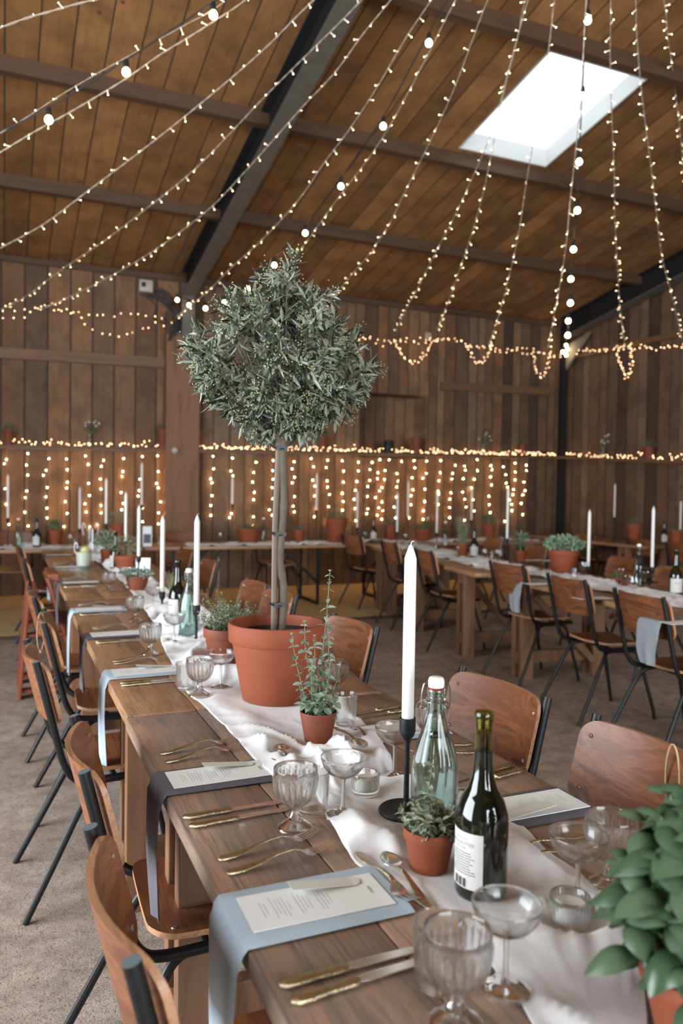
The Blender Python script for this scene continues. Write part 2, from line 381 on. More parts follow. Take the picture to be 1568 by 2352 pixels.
def floorm():
    t = NT('speckled_concrete'); co = t.n('ShaderNodeTexCoord').outputs['Object']
    a = t.noise(co, 1.3, 5, .6); b = t.noise(co, 9, 6, .7); d = t.noise(co, 130, 2, .8); e = t.noise(co, 45, 3, .8)
    c = t.ramp(a, [(.3, (.31, .245, .20)), (.6, (.43, .35, .29))])
    c = t.mix(1.0, c, t.ramp(b, [(.3, (.60, .57, .54)), (.62, (1.1, 1.1, 1.1))]), 'MULTIPLY')
    c = t.mix(1.0, c, t.ramp(d, [(.33, (.42, .40, .38)), (.47, (1, 1, 1)), (.62, (1, 1, 1)), (.72, (1.25, 1.22, 1.2))]), 'MULTIPLY')
    c = t.mix(1.0, c, t.ramp(e, [(.34, (.6, .58, .55)), (.46, (1, 1, 1))]), 'MULTIPLY')
    t.col(c).rough(.85); t.bump(t.math('ADD', d, t.math('MULTIPLY', b, .6)), .35, .006); return t.m
M['floor'] = floorm()
M['mat'] = simple('tan_coir_matting', (.60, .42, .20), .95, 0, .25, 6, .5)
M['plinth'] = simple('dark_plinth_edge', (.05, .032, .02), .8)

# ---------------------------------------------------------------- room shell
XL = -4.0; YF = -6.0
struct(MB().box(((XL + GX) / 2, (YF + YW) / 2, -.05), (GX - XL + .6, YW - YF + .6, .1)).build('floor', M['floor'], smooth=False))
# back wall: left boards wide, boards right of the clad post narrower, with a shallow recess
xr0, xr1 = aty(826, 905, YW).x, aty(980, 905, YW).x
zr1 = zat(YW, 905, 906); zsh = 1.9
o = MB().box(((XL + 2.0) / 2, YW + .06, 2.2), (2.0 - XL, .12, 4.4)).build('wall_back', M['wallv'], smooth=False); struct(o)
b = MB()
b.box(((2.0 + xr0) / 2, YW + .06, 2.2), (xr0 - 2.0, .12, 4.4)); b.box(((xr1 + GX) / 2, YW + .06, 2.2), (GX - xr1, .12, 4.4))
b.box(((xr0 + xr1) / 2, YW + .06, (zr1 + 4.4) / 2), (xr1 - xr0, .12, 4.4 - zr1)); b.box(((xr0 + xr1) / 2, YW + .06, zsh / 2), (xr1 - xr0, .12, zsh))
b.box(((xr0 + xr1) / 2, YW + .47, (zr1 + zsh) / 2), (xr1 - xr0 + .3, .1, zr1 - zsh + .3))
b.box((xr0 - .06, YW + .3, (zr1 + zsh) / 2), (.1, .4, zr1 - zsh + .2)); b.box((xr1 + .06, YW + .3, (zr1 + zsh) / 2), (.1, .4, zr1 - zsh + .2))
b.box(((xr0 + xr1) / 2, YW + .3, zr1 + .06), (xr1 - xr0, .4, .1)); b.box(((xr0 + xr1) / 2, YW + .3, zsh - .06), (xr1 - xr0, .4, .1))
struct(b.build('wall_back', M['wallx'], smooth=False))
# raised board patch above the recess
x0, x1 = aty(780, 760, YW).x, aty(992, 850, YW).x
b = MB(); b.box(((x0 + x1) / 2, YW - .012, (zr1 + zat(YW, 900, 850)) / 2 + .01), (x1 - x0, .024, zat(YW, 900, 850) - zr1)); struct(b.build('trim_1', M['wallx'], smooth=False))
# gable wall on the right, side wall on the left with a wide open doorway, front wall with open doors
gz = lambda y: roofz(y) + .2
def wallpoly(name, pts, x, th, m):
    n = len(pts); vs = [(x, y, z) for y, z in pts] + [(x + th, y, z) for y, z in pts]
    fs = [tuple(range(n)), tuple(reversed(range(n, 2 * n)))] + [(i, (i + 1) % n, n + (i + 1) % n, n + i) for i in range(n)]
    return struct(MB().add(vs, fs).build(name, m, smooth=False))
wallpoly('wall_right', [(YF, 0), (YW + .1, 0), (YW + .1, gz(YW)), (-.5, gz(-.5)), (YF, gz(YF))], GX, .12, M['wallg'])
wallpoly('wall_left', [(4.6, 0), (YW + .1, 0), (YW + .1, gz(YW)), (-.5, gz(-.5)), (YF, gz(YF)), (YF, 0), (0.0, 0), (0.0, 3.4), (4.6, 3.4)], XL - .12, .12, M['wallg'])
b = MB(); b.box((-2.4, YF - .06, 2.7), (3.3, .12, 5.4)); b.box((6.6, YF - .06, 2.7), (3.8, .12, 5.4)); b.box((2.0, YF - .06, 4.6), (5.6, .12, 2.1)); struct(b.build('wall_front', M['wallx'], smooth=False))
# roof boarding with the skylight hole
sk = (4.18, 5.26, 5.45, 6.88)
def slab(b, x0, x1, y0, y1, th=.06, off=0, mi=0):
    z0, z1 = roofz(y0) + off, roofz(y1) + off
    b.add([(x0, y0, z0), (x1, y0, z0), (x1, y1, z1), (x0, y1, z1), (x0, y0, z0 + th), (x1, y0, z0 + th), (x1, y1, z1 + th), (x0, y1, z1 + th)],
          [(3, 2, 1, 0), (4, 5, 6, 7), (0, 1, 5, 4), (1, 2, 6, 5), (2, 3, 7, 6), (3, 0, 4, 7)], mi)
b = MB()
slab(b, XL - .2, sk[0], -.5, YW + .15); slab(b, sk[1], GX + .2, -.5, YW + .15); slab(b, sk[0], sk[1], -.5, sk[2]); slab(b, sk[0], sk[1], sk[3], YW + .15)
slab(b, XL - .2, GX + .2, YF - .2, -.5)
struct(b.build('ceiling', M['ceil'], smooth=False))
# skylight: white-ish lined shaft and corrugated clear sheet
b = MB(); hh = .16
for (xa, xb, ya, yb) in ((sk[0] + .001, sk[0] + .018, sk[2] + .001, sk[3] - .001), (sk[1] - .018, sk[1] - .001, sk[2] + .001, sk[3] - .001), (sk[0] + .018, sk[1] - .018, sk[2] + .001, sk[2] + .018), (sk[0] + .018, sk[1] - .018, sk[3] - .018, sk[3] - .001)): slab(b, xa, xb, ya, yb, hh + .02, -.004)
M['lining'] = simple('grey_white_reveal', (.55, .55, .53), .6)
win = struct(b.build('window_1', M['lining'], smooth=False))
b = MB(); N = 80
vs = []; 
for i in range(N + 1):
    x = lerp(sk[0] - .1, sk[1] + .1, i / N); dz = .012 * sin(i * 2 * pi / 5)
    vs += [(x, sk[2] - .1, roofz(sk[2] - .1) + hh + .03 + dz), (x, sk[3] + .1, roofz(sk[3] + .1) + hh + .03 + dz)]
b.add(vs, [(2 * i, 2 * i + 1, 2 * i + 3, 2 * i + 2) for i in range(N)])
t = NT('clear_corrugated_sheet'); tr = t.n('ShaderNodeBsdfTransparent'); tr.inputs[0].default_value = (.92, .94, .95, 1); tl = t.n('ShaderNodeBsdfTranslucent'); tl.inputs[0].default_value = (.9, .92, .95, 1)
mx = t.n('ShaderNodeMixShader'); mx.inputs[0].default_value = .35; t.l(tr.outputs[0], mx.inputs[1]); t.l(tl.outputs[0], mx.inputs[2]); t.l(mx.outputs[0], t.out.inputs[0])
pn = b.build('pane', t.m, win); pn['label'] = 'clear corrugated roofing sheet'
# purlins, rafters
nt = [2]
def trim(b, m, smooth=False):
    o = b.build('trim_%d' % nt[0], m, smooth=smooth); nt[0] += 1; return struct(o)
for y in (8.72, 6.98, 5.28, 3.55, 1.8, 0.2):
    trim(MB().beam((XL, y, roofz(y) - .055), (GX, y, roofz(y) - .055), .09, .13, up=(0, 0, 1)), M['beamw'])
trim(MB().beam((XL, YW - .03, roofz(YW) - .05), (GX, YW - .03, roofz(YW) - .05), .04, .07), M['beamw'])
def rafter(x):
    p0 = Vector((x, YW - .15, roofz(YW - .15))); p1 = Vector((x, -.5, roofz(-.5)))
    d = Vector((0, -cos(radians(10.1)), sin(radians(10.1)))); n = Vector((0, sin(radians(10.1)), cos(radians(10.1))))
    b = MB(); D = .32
    b.beam(p0 - n * .01, p1 - n * .01, .02, .17, 0, up=(1, 0, 0)); b.beam(p0 - n * D, p1 - n * D, .022, .17, 1, up=(1, 0, 0)); b.beam(p0 - n * D / 2, p1 - n * D / 2, D, .012, 0, up=(1, 0, 0))
    trim(b, [M['steelblk'], M['steel']])
rafter(2.22); rafter(8.36); rafter(-3.6)
# steel knee at the foot of the rafter and boxed post below
b = MB(); b.box((2.22, YW - .17, 3.72), (.17, .03, .75), 1); b.box((2.22, YW - .06, 3.9), (.012, .2, .9), 0); trim(b, [M['steelblk'], M['steel']])
b = MB(); b.box((2.16, YW - .09, 1.72), (.44, .18, 3.44)); trim(b, M['post'])
b = MB(); b.box((8.40, YW - .06, 2.1), (.012, .12, 4.2)); b.box((8.40, YW - .12, 2.1), (.10, .012, 4.2)); trim(b, M['steelblk'])
b = MB(); b.add([(8.36, YW - .2, 3.80), (8.36, YW - .75, 3.93), (8.36, YW - .2, 3.42), (8.40, YW - .2, 3.80), (8.40, YW - .75, 3.93), (8.40, YW - .2, 3.42)], [(0, 1, 2), (5, 4, 3), (0, 3, 4, 1), (1, 4, 5, 2), (2, 5, 3, 0)]); trim(b, M['gusset'])
# rails on the walls
trim(MB().beam((XL, YW - .035, zat(YW, 0, 821)), (1.94, YW - .035, zat(YW, 385, 836)), .07, .13), M['rail'])
trim(MB().beam((aty(1010, 886, YW).x, YW - .025, zat(YW, 1010, 887)), (8.2, YW - .025, zat(YW, 1290, 902)), .05, .12), M['rail'])
trim(MB().beam((GX - .03, YW - .2, atx(1310, 822, 8.47).z), (GX - .03, 1.0, atx(1310, 822, 8.47).z), .06, .08), M['rail'])
ZS = lambda x: lerp(1.895, 2.02, (x + 0.05) / 8.5)
trim(MB().beam((XL, YW - .07, ZS(XL) - .02), (GX, YW - .07, ZS(GX) - .02), .14, .045), M['rail'])
zg0, zg1 = 2.00, 1.86
trim(MB().beam((GX - .07, YW - .1, zg0), (GX - .07, 4.0, lerp(zg0, zg1, 6.4 / 2.5)), .14, .045), M['rail'])
# matting platform along the back wall
b = MB(); b.box(((XL + GX) / 2, (7.75 + YW) / 2, .018), (GX - XL, YW - 7.75, .036)); b.box(((XL + GX) / 2, 7.745, .017), (GX - XL, .03, .034), 1)
o = b.build('low_platform', [M['mat'], M['plinth']], smooth=False); tag(o, 'low tan matted platform along the foot of the back wall', 'platform')

# ---------------------------------------------------------------- chairs
def ply(b, hw, hh, r, th, fn, nu=8, nv=6, me=1):
    us = []
    for i in range(7): us.append(-hw + r * (1 - cos(pi / 2 * i / 6)))
    us += [lerp(-hw + r, hw - r, i / nu) for i in range(1, nu)]; us += [-u for u in reversed(us[:7])]
    top = []; cols = len(us)
    for side in (0, 1):
        for u in us:
            e = max(0, abs(u) - (hw - r)); hz = hh - (r - sqrt(max(0, r * r - e * e)))
            for j in range(nv + 1): top.append(fn(u, lerp(-hz, hz, j / nv), side * th))
    n = cols * (nv + 1); w = nv + 1; F = []; E = []
    for i in range(cols - 1):
        for j in range(nv):
            a = i * w + j; F.append((a, a + w, a + w + 1, a + 1)); F.append((n + a, n + a + 1, n + a + w + 1, n + a + w))
    rim = [i * w for i in range(cols)] + [(cols - 1) * w + j for j in range(1, w)] + [i * w + nv for i in range(cols - 2, -1, -1)] + [j for j in range(nv - 1, 0, -1)]
    for k in range(len(rim)):
        a, c = rim[k], rim[(k + 1) % len(rim)]; E.append((a, n + a, n + c, c))
    base = len(b.v); b.add(top, F, 0); b.f += [tuple(base + i for i in f) for f in E]; b.m += [me] * len(E)
def make_chair(label):
    # faces +X; origin under the seat centre
    t = thing('school_chair', label, 'chair')
    def bf(u, v, s):  # backrest: middle bulges backwards
        z = .732 + v; lean = -.312 + (.845 - z) * .25
        return (lean - .046 * (1 - (u / .2) ** 2) + .016 + s, u, z)
    b = MB(); ply(b, .215, .105, .045, .012, bf, 10, 5); k = b.build('backrest', [M['chairply'], M['plyedge']], t); weld_normals(k)
    for u in (-.185, .185):
        for v in (-.065, .065):
            p = bf(u, v, .013); MB().sphere((0, 0, 0), .0065, 8, 4, sc=(.5, 1, 1)).build('rivet', M['rivet'], k, loc=p)
    def sf(u, v, s): return (v + .01, u, .437 + s + .012 * (abs(u) / .18) ** 2 - .014 * max(0, (v - .1) / .09) ** 2 + .012 * max(0, (-v - .1) / .08) ** 2)
    b = MB(); ply(b, .185, .185, .06, .013, sf, 8, 8); k = b.build('seat', [M['chairply'], M['plyedge']], t); weld_normals(k)
    for u in (-.155, .155):
        for v in (-.13, .12):
            MB().sphere((0, 0, 0), .0065, 8, 4, sc=(1, 1, .5)).build('rivet', M['rivet'], k, loc=sf(u, v, .0135))
    for y in (-.205, .205):
        pts = spline([(-.312, y, .845), (-.276, y, .70), (-.240, y, .555), (-.222, y, .495), (-.192, y * .98, .445), (-.14, y * .93, .425), (-.03, y * .9, .424), (.12, y * .88, .424), (.175, y * .86, .42)], 5)
        MB().tube(pts, .0125, 12, capmi=1).build('back_post', [M['black'], M['cap']], t)
        y2 = y * .82
        pts = [(-.345, y * 1.12, .0), (-.26, y * 1.04, .16), (-.175, y * .95, .325)] + spline([(-.150, y * .92, .365), (-.125, y2 * 1.05, .398), (-.085, y2, .412), (.0, y2, .412), (.07, y2, .410), (.108, y * .86, .392), (.128, y * .9, .35)], 5) + [(.205, y * 1.06, .06), (.217, y * 1.07, 0)]
        MB().tube(pts, .0115, 10).build('leg_frame', M['black'], t)
    MB().tube([(-.05, -.17, .415), (-.05, .17, .415)], .01, 8).build('stretcher', M['black'], t)
    return t
def place_chair(loc, rz, label, group=None, first=[None]):
    if first[0] is None:
        first[0] = make_chair(label); c = first[0]; c.location = loc; c.rotation_euler = (0, 0, rz)
        if group: c['group'] = group
        return c
    return dupt(first[0], loc, rz, label, group)
gl = 'school chairs along the left side of the long table'
for x, y, r, lb in ((.452, 1.165, .02, 'nearest wood-backed school chair, cut off by the bottom edge beside the foremost pale blue napkin'),
                    (.468, 1.83, -.03, 'school chair with a wavy-grained seat drawn up to the foremost charcoal napkin'),
                    (.40, 2.93, .05, 'school chair standing at the joint of the two table tops on the left side'),
                    (.476, 3.66, -.04, 'school chair with a loop of twine hanging on its back'),
                    (.452, 4.50, .02, 'school chair behind the twine-hung one on the left side'),
                    (.45, 6.55, 0.0, 'school chair just past the red-brown high chair on the left side'),
                    (.44, 7.75, .03, 'farthest school chair on the left side, by the head table')):
    place_chair((x, y, 0), r, lb, gl)
gr = 'school chairs facing the camera across the long table'
for x, y, r, lb in ((1.10, 1.41, -.06, 'dark-backed school chair behind the large basil, at the right edge'),
                    (1.085, 1.965, .05, 'school chair with a scratched backrest behind the wine bottle'),
                    (1.12, 3.13, .06, 'school chair behind the big olive pot on the right side'),
                    (1.13, 4.14, .04, 'school chair whose back shows just right of the olive trunk'),
                    (1.14, 4.64, .03, 'school chair whose back shows just left of the olive trunk'),
                    (1.22, 6.15, .04, 'school chair with a pale cord loop behind the thyme pot'),
                    (1.28, 7.25, .10, 'farthest school chair on the right side of the long table')):
    place_chair((x, y, 0), pi + r, lb, gr)
# right hand tables: chairs seen from behind, placed by their two post tops
g3 = 'school chairs backing onto the aisle at the right-hand tables'
for (a, c2, lb) in (((782, 1225), (828, 1230), 'leftmost school chair of the right-hand row, near the back wall'),
                    ((863, 1237), (920, 1248), 'second school chair from the back wall in the right-hand row'),
                    ((940, 1254), (1004, 1268), 'school chair just right of the tall foreground candle'),
                    ((1117, 1285), (1209, 1299), 'school chair with a grey card on its far side, left of the big pale-leaved pot'),
                    ((1246, 1313), (1355, 1334), 'school chair standing directly in front of the big pale-leaved pot'),
                    ((1401, 1347), (1534, 1374), 'closest school chair of the right-hand row, at the right edge')):
    P = at(*a, .893); Q = at(*c2, .893); mid = (P + Q) / 2; dv = Q - P; ang = math.atan2(dv.y, dv.x) + pi / 2
    f = Vector((cos(ang), sin(ang), 0)); pos = mid + f * .312; place_chair((pos.x, pos.y, 0), ang, lb, g3).scale = (1, 1, 1.055)
g4 = 'school chairs on the far side of the right-hand tables'
for (px, py, rz, lb) in ((1142, 1232, pi - .1, 'school chair back above the white cloth, just left of the sage pot'),
                         (1240, 1250, pi - .1, 'school chair between the sage pot and the big pale-leaved pot'),
                         (1438, 1277, pi - .15, 'light school chair back behind the clear bottle on the right'),
                         (1556, 1300, pi - .15, 'school chair back behind the rightmost wine bottle')):
    p = at(px, py, .85); place_chair((p.x - .31, p.y + .05, 0), rz, lb, g4)
g5 = 'school chairs at the table along the gable wall'
for (px, py, rz, lb) in ((1370, 1222, .1, 'school chair back left of the thin candle at the gable wall'),
                         (1465, 1236, .05, 'school chair back in front of the small pot at the gable wall'),
                         (1558, 1246, .05, 'school chair back below the rightmost candle at the gable wall')):
    p = at(px, py, .85); place_chair((min(7.75, p.x) + .31, min(p.y, 9.6), 0), rz, lb, g5)
g6 = 'school chairs behind the head table'
for (px, rz, lb) in ((30, -pi / 2, 'school chair behind the head table at the left edge'), (183, -pi / 2, 'school chair behind the head table beside the potted herb'),
                     (425, -pi / 2, 'school chair behind the head table above the twine-looped chairs'), (640, -pi / 2, 'school chair behind the head table behind the olive trunk')):
    p = aty(px, 1200, 9.35); place_chair((p.x, 9.38, .036), rz, lb, g6)
# twine loops
def loop(p, h, w, lb):
    pts = []
    for i in range(25):
        a = 2 * pi * i / 24; pts.append((p[0] + w * sin(a) * .35, p[1] + w * sin(a), p[2] - h / 2 + h / 2 * cos(a)))
    b = MB(); b.tube(pts, .0024, 6)
    b.tube(spline([(p[0] - .006, p[1], p[2] - h + .005), (p[0] - .012, p[1] - .012, p[2] - h - .05), (p[0] + .004, p[1] + .006, p[2] - h - .10), (p[0] - .005, p[1] - .004, p[2] - h - .16)], 5), .0022, 6)
    b.sphere((p[0], p[1], p[2] - h - .004), .009, 8, 6); b.sphere((p[0] - .006, p[1] - .006, p[2] - h - .03), .006, 8, 6)
    return tag(b.build('twine_loop', M['twine']), lb, 'twine')
pc = at(94, 1406, .858); loop(pc, .17, .05, 'hemp twine loop tied over the back of a left-side school chair')
loop(at(502, 1281, .856), .22, .03, 'pale cord loop hanging on a chair back behind the thyme pot')
loop(at(1546, 1710, .858), .16, .03, 'short twine loop on the dark chair back above the basil')

# ---------------------------------------------------------------- high chair
def bars(b, p, q, w, h, m=0, up=(1, 0, 0)): b.beam(p, q, w, h, m, up, .004)
hc = thing('wooden_high_chair', 'red-brown wooden A-frame high chair between the chairs on the left side', 'high chair', (.29, 5.80, 0))
for y in (-.22, .22):
    b = MB(); bars(b, (-.19, y, .0), (-.13, y, .74), .022, .12, up=(0, 1, 0)); bars(b, (.22, y, .0), (-.02, y, .80), .022, .07, up=(0, 1, 0)); bars(b, (-.20, y, .05), (.23, y, .05), .022, .08, up=(0, 1, 0)); bars(b, (-.16, y, .42), (.10, y, .42), .022, .09, up=(0, 1, 0))
    b.build('side_frame', M['redwood'], hc, smooth=False)
b = MB(); b.rbox((.02, 0, .80), (.07, .46, .05), .006); b.build('tray_rail', M['redwood'], hc, smooth=False)
b = MB(); b.rbox((.0, 0, .50), (.26, .40, .02), .005); b.build('seat', M['redwood'], hc, smooth=False)
for z, x in ((.70, -.09), (.60, -.10), (.25, .13)): MB().rbox((x, 0, z), (.02, .42, .06), .004).build('cross_rail', M['redwood'], hc, smooth=False)

# ---------------------------------------------------------------- tables
def table(label, x0, x1, y0, y1, top, z=.76, n=4, th=.036, rz=0, cx=None, cy2=None, legs=True, seed=1, far=False):
    rd = random.Random(seed); w = x1 - x0; L = y1 - y0
    t = thing('trestle_table', label, 'table', ((x0 + x1) / 2, (y0 + y1) / 2, 0), rz, 'scaffold board trestle tables')
    b = MB(); pw = w / n
    for i in range(n):
        dy = rd.uniform(-.006, .006)
        b.rbox((-w / 2 + pw * (i + .5), dy, z - th / 2), (pw - .0016, L - .008, th), .0035, 0, None, 2)
    b.build('tabletop', top, t, ang=50)
    if legs:
        for s in (-1, 1):
            yy = s * (L / 2 - .36)
            for sx in (-1, 1):
                MB().rbox((sx * (w / 2 - .10), yy, (z - th) / 2), (.10, .045, z - th), .003).build('leg', M['leg'], t, smooth=False)
                MB().rbox((sx * (w / 2 - .10), yy + s * -.12, (z - th) / 2), (.10, .045, z - th), .003).build('leg', M['leg'], t, smooth=False)
            MB().rbox((0, yy - s * .06, .16), (w - .1, .045, .09), .003).build('cross_rail', M['leg'], t, smooth=False)
            MB().rbox((0, yy - s * .06, z - th - .05), (w - .1, .045, .09), .003).build('cross_rail', M['leg'], t, smooth=False)
            MB().beam((-w / 2 + .15, yy - s * .14, z - .12), (w / 2 - .15, yy - s * .14, .12), .05, .03, up=(0, 1, 0)).build('brace', M['leg'], t, smooth=False)
    return t
X0, X1 = .321, 1.142; YJ = 2.275
table('nearest long plank table with a grey-brown weathered top', X0, X1, YJ - 2.55, YJ - .004, M['tablenear'], seed=2)
table('second long plank table with a warm brown top under the big olive pot', X0 + .005, X1 - .002, YJ + .012, YJ + 2.46, M['tablefar'], seed=5)
table('third plank table in the long row, under the row of white candles', X0 + .018, X1 + .02, YJ + 2.475, YJ + 4.4, M['tablefar'], seed=6)
table('last plank table of the long row, meeting the head table', X0 + .03, X1 + .03, YJ + 4.41, 8.38, M['tablefar'], seed=7)
# head table across the far end
def htable(label, x0, x1, y0, y1, seed):
    t = table(label, -(y1 - y0) / 2 + (x0 + x1) / 2, (y1 - y0) / 2 + (x0 + x1) / 2, (y0 + y1) / 2 - (x1 - x0) / 2, (y0 + y1) / 2 + (x1 - x0) / 2, M['tablefar'], seed=seed, legs=False)
    t.rotation_euler = (0, 0, -pi / 2); L = x1 - x0; w = y1 - y0
    for s in (-1, 1):
        yy = s * (L / 2 - .45)
        for sx in (-1, 1): MB().beam((sx * (w / 2 - .08), yy, .72), (sx * (w / 2 - .08), yy, .04), .03, .03, up=(0, 1, 0)).build('leg', M['black'], t, smooth=False)
        MB().beam((-w / 2 + .08, yy, .06), (w / 2 - .08, yy, .06), .03, .03).build('stretcher', M['black'], t, smooth=False)
        MB().beam((w / 2 - .08, yy, .30), (w / 2 - .08, yy - s * .45, .71), .03, .03, up=(1, 0, 0)).build('brace', M['black'], t, smooth=False)
        MB().beam((-w / 2 + .08, yy, .30), (-w / 2 + .08, yy - s * .45, .71), .03, .03, up=(1, 0, 0)).build('brace', M['black'], t, smooth=False)
    return t
htable('head table section along the back wall at the left edge', -1.0, 1.38, 8.55, 9.3, 11)
htable('middle head table section behind the row of candles', 1.40, 3.9, 8.60, 9.35, 12)
htable('right head table section below the curtain of lights', 3.92, 6.9, 8.68, 9.43, 13)
# right hand tables
def rtable(label, near, farp, w, seed):
    d = Vector((farp[0] - near[0], farp[1] - near[1], 0)); L = d.length; d.normalize(); r = Vector((d.y, -d.x, 0))
    c = Vector((near[0], near[1], 0)) + d * L / 2 + r * w / 2
    t = table(label, c.x - w / 2, c.x + w / 2, c.y - L / 2, c.y + L / 2, M['tablefar'], seed=seed); t.rotation_euler = (0, 0, math.atan2(d.y, d.x) - pi / 2)
    return t
a0 = at(1118, 1316, .76); a1 = at(1480, 1401, .76); a2 = at(1096, 1318, .76); a3 = at(820, 1246, .76)
dn = (a1 - a0).normalized()
rtable('plank table on the right with the big pale-leaved pot', a0 + dn * 3.0, a0, .82, 21).rotation_euler.z += 0
fd = (a3 - a2).normalized()
rtable('plank table on the right behind the foreground candle', a2 + fd * .03, a2 + fd * 2.1, .82, 22)
rtable('plank table on the right nearest the head table', a2 + fd * 2.13, a2 + fd * 3.3, .82, 23)
rtable('plank table standing by the gable wall', (7.45, 7.6), (7.45, 10.0), .8, 24)

# ---------------------------------------------------------------- table runner cloths
FLAT = []   # (x, y, r): spots where something stands, the cloth lies flat there
def keep(x, y, r=.05): FLAT.append((x, y, r)); return (x, y)
def runner(name, label, L, R, y0, y1, ny, ns, amp=.016, z=.7615, seed=0, parent=None, cat='table runner', frame=None):
    def ev(T, y):
        for i in range(len(T) - 1):
            if T[i][1] <= y <= T[i + 1][1]:
                t = (y - T[i][1]) / (T[i + 1][1] - T[i][1]); return lerp(T[i][0], T[i + 1][0], t)
        return T[0][0] if y < T[0][1] else T[-1][0]
    b = MB(); vs = []
    for i in range(ny + 1):
        y = lerp(y0, y1, i / ny); l = ev(L, y) + .008 * noise.noise(Vector((y * 6, 1, seed))); r = ev(R, y) + .01 * noise.noise(Vector((y * 5, 9, seed)))
        for j in range(ns + 1):
            s = j / ns; x = lerp(l, r, s)
            q = Vector((x * 2.2 + y * .7, y * 1.25 - x * .5, seed))
            wv = noise.noise(q) * 1.9 + noise.noise(q * 2.1) * .45
            rd = (.5 + .5 * sin(wv * 3.2 + x * 15 + y * 2.6)) ** 2.6
            rd2 = (.5 + .5 * sin(noise.noise(q * 1.5 + Vector((5, 5, 5))) * 6 + y * 7 - x * 13)) ** 4 * .7
            rd4 = (1 - abs(sin(noise.noise(q * 1.3 + Vector((9, 2, 1))) * 9 + x * 21 + y * 6))) ** 2.0 * (.35 + noise.noise(q * 1.9)) * .75
            rd3 = noise.noise(Vector((x * 34, y * 30, seed))) * .10 + noise.noise(Vector((x * 70, y * 66, seed))) * .05
            h = amp * (rd * 1.25 + rd2 * .9 + rd3 + max(0, rd4) * 1.2) * (.5 + .9 * max(0, noise.noise(Vector((x * 3, y * 1.9, seed + 3))) + .35))
            for fx, fy, fr in FLAT:
                d = sqrt((x - fx) ** 2 + (y - fy) ** 2)
                if d < fr * 2:
                    k = max(0, min(1, (d - fr * .9) / (fr * 1.0))); h *= k * k * (3 - 2 * k)
            edge = min(s, 1 - s); h *= min(1, .35 + edge * 6)
            yy = y + .01 * noise.noise(Vector((x * 9, y * 3, 4)))
            p = (x, yy, z + h + .0008)
            vs.append(p)
    w = ns + 1
    b.add(vs, [(i * w + j, i * w + j + 1, (i + 1) * w + j + 1, (i + 1) * w + j) for i in range(ny) for j in range(ns)])
    o = b.build(name, M['cloth'], parent, ang=180)
    md = o.modifiers.new('thickness', 'SOLIDIFY'); md.thickness = .0012; md.offset = 1
    return tag(o, label, cat)

# ---------------------------------------------------------------- glassware
def goblet(label, glassm, seg=64, loc=(0, 0, 0), k=1):
    t = thing('ribbed_goblet', label, 'glass', loc)
    out = [(.0, .047), (.010, .0475), (.022, .053, .3), (.031, .063, .8), (.0375, .077, 1), (.0405, .092, 1), (.0415, .106, 1), (.042, .113, .6), (.0425, .117), (.0428, .127), (.0422, .1285), (.0408, .127), (.0402, .115), (.039, .095), (.036, .079), (.029, .066), (.018, .057), (.0, .0535)]
    MB().lathe(out, seg, flute=(22, .16)).build('bowl', glassm, t, ang=60)
    st = [(.0, .0468), (.010, .0468), (.0085, .042), (.0075, .036), (.010, .031), (.0125, .027), (.010, .0235), (.012, .021), (.0, .021)]
    MB().lathe(st, 24).build('stem', glassm, t, ang=60)
    ft = [(.0, .0205), (.012, .0205), (.019, .016), (.027, .010), (.0325, .007), (.0345, .004), (.034, .001), (.031, .0), (.018, .002), (.0, .006)]
    MB().lathe(ft, 32).build('foot', glassm, t, ang=60)
    return t
def coupe(label, glassm, seg=48, loc=(0, 0, 0)):
    t = thing('coupe_glass', label, 'glass', loc)
    out = [(.0, .072), (.006, .0722), (.018, .076), (.032, .085), (.042, .098), (.0462, .112), (.0466, .117), (.0460, .1175), (.0455, .112), (.0412, .0985), (.031, .0865), (.017, .0782), (.0, .0755)]
    MB().lathe(out, seg).build('bowl', glassm, t, ang=60)
    MB().lathe([(.0, .0718), (.006, .0718), (.0042, .064), (.0038, .045), (.0045, .018), (.0065, .009), (.0, .009)], 16).build('stem', glassm, t, ang=60)
    MB().lathe([(.0, .0088), (.007, .0086), (.014, .0055), (.025, .003), (.0335, .0018), (.034, .0008), (.032, .0), (.0, .0)], 32).build('foot', glassm, t, ang=60)
    return t
def tumbler(label, glassm, seg=40, loc=(0, 0, 0)):
    t = thing('tumbler', label, 'glass', loc)
    MB().lathe([(.0, .0), (.026, .0), (.0285, .004), (.031, .03), (.0335, .084), (.0330, .0865), (.0318, .084), (.0292, .032), (.0262, .0105), (.0, .0085)], seg).build('bowl', glassm, t, ang=60)
    return t
def tealight(label, loc=(0, 0, 0)):
    t = thing('ribbed_tealight_holder', label, 'candle holder', loc)
    MB().lathe([(.0, .0), (.026, .0, .5), (.029, .004, 1), (.0305, .036, 1), (.031, .043, .6), (.0298, .046), (.0275, .044), (.0265, .012), (.0, .010)], 88, flute=(30, .06)).build('glass_cup', M['glass'], t, ang=60)
    MB().lathe([(.0, .0105), (.0225, .0105), (.0235, .033), (.0225, .0345), (.0, .034)], 32).build('wax', M['wax'], t, ang=40)
    return t
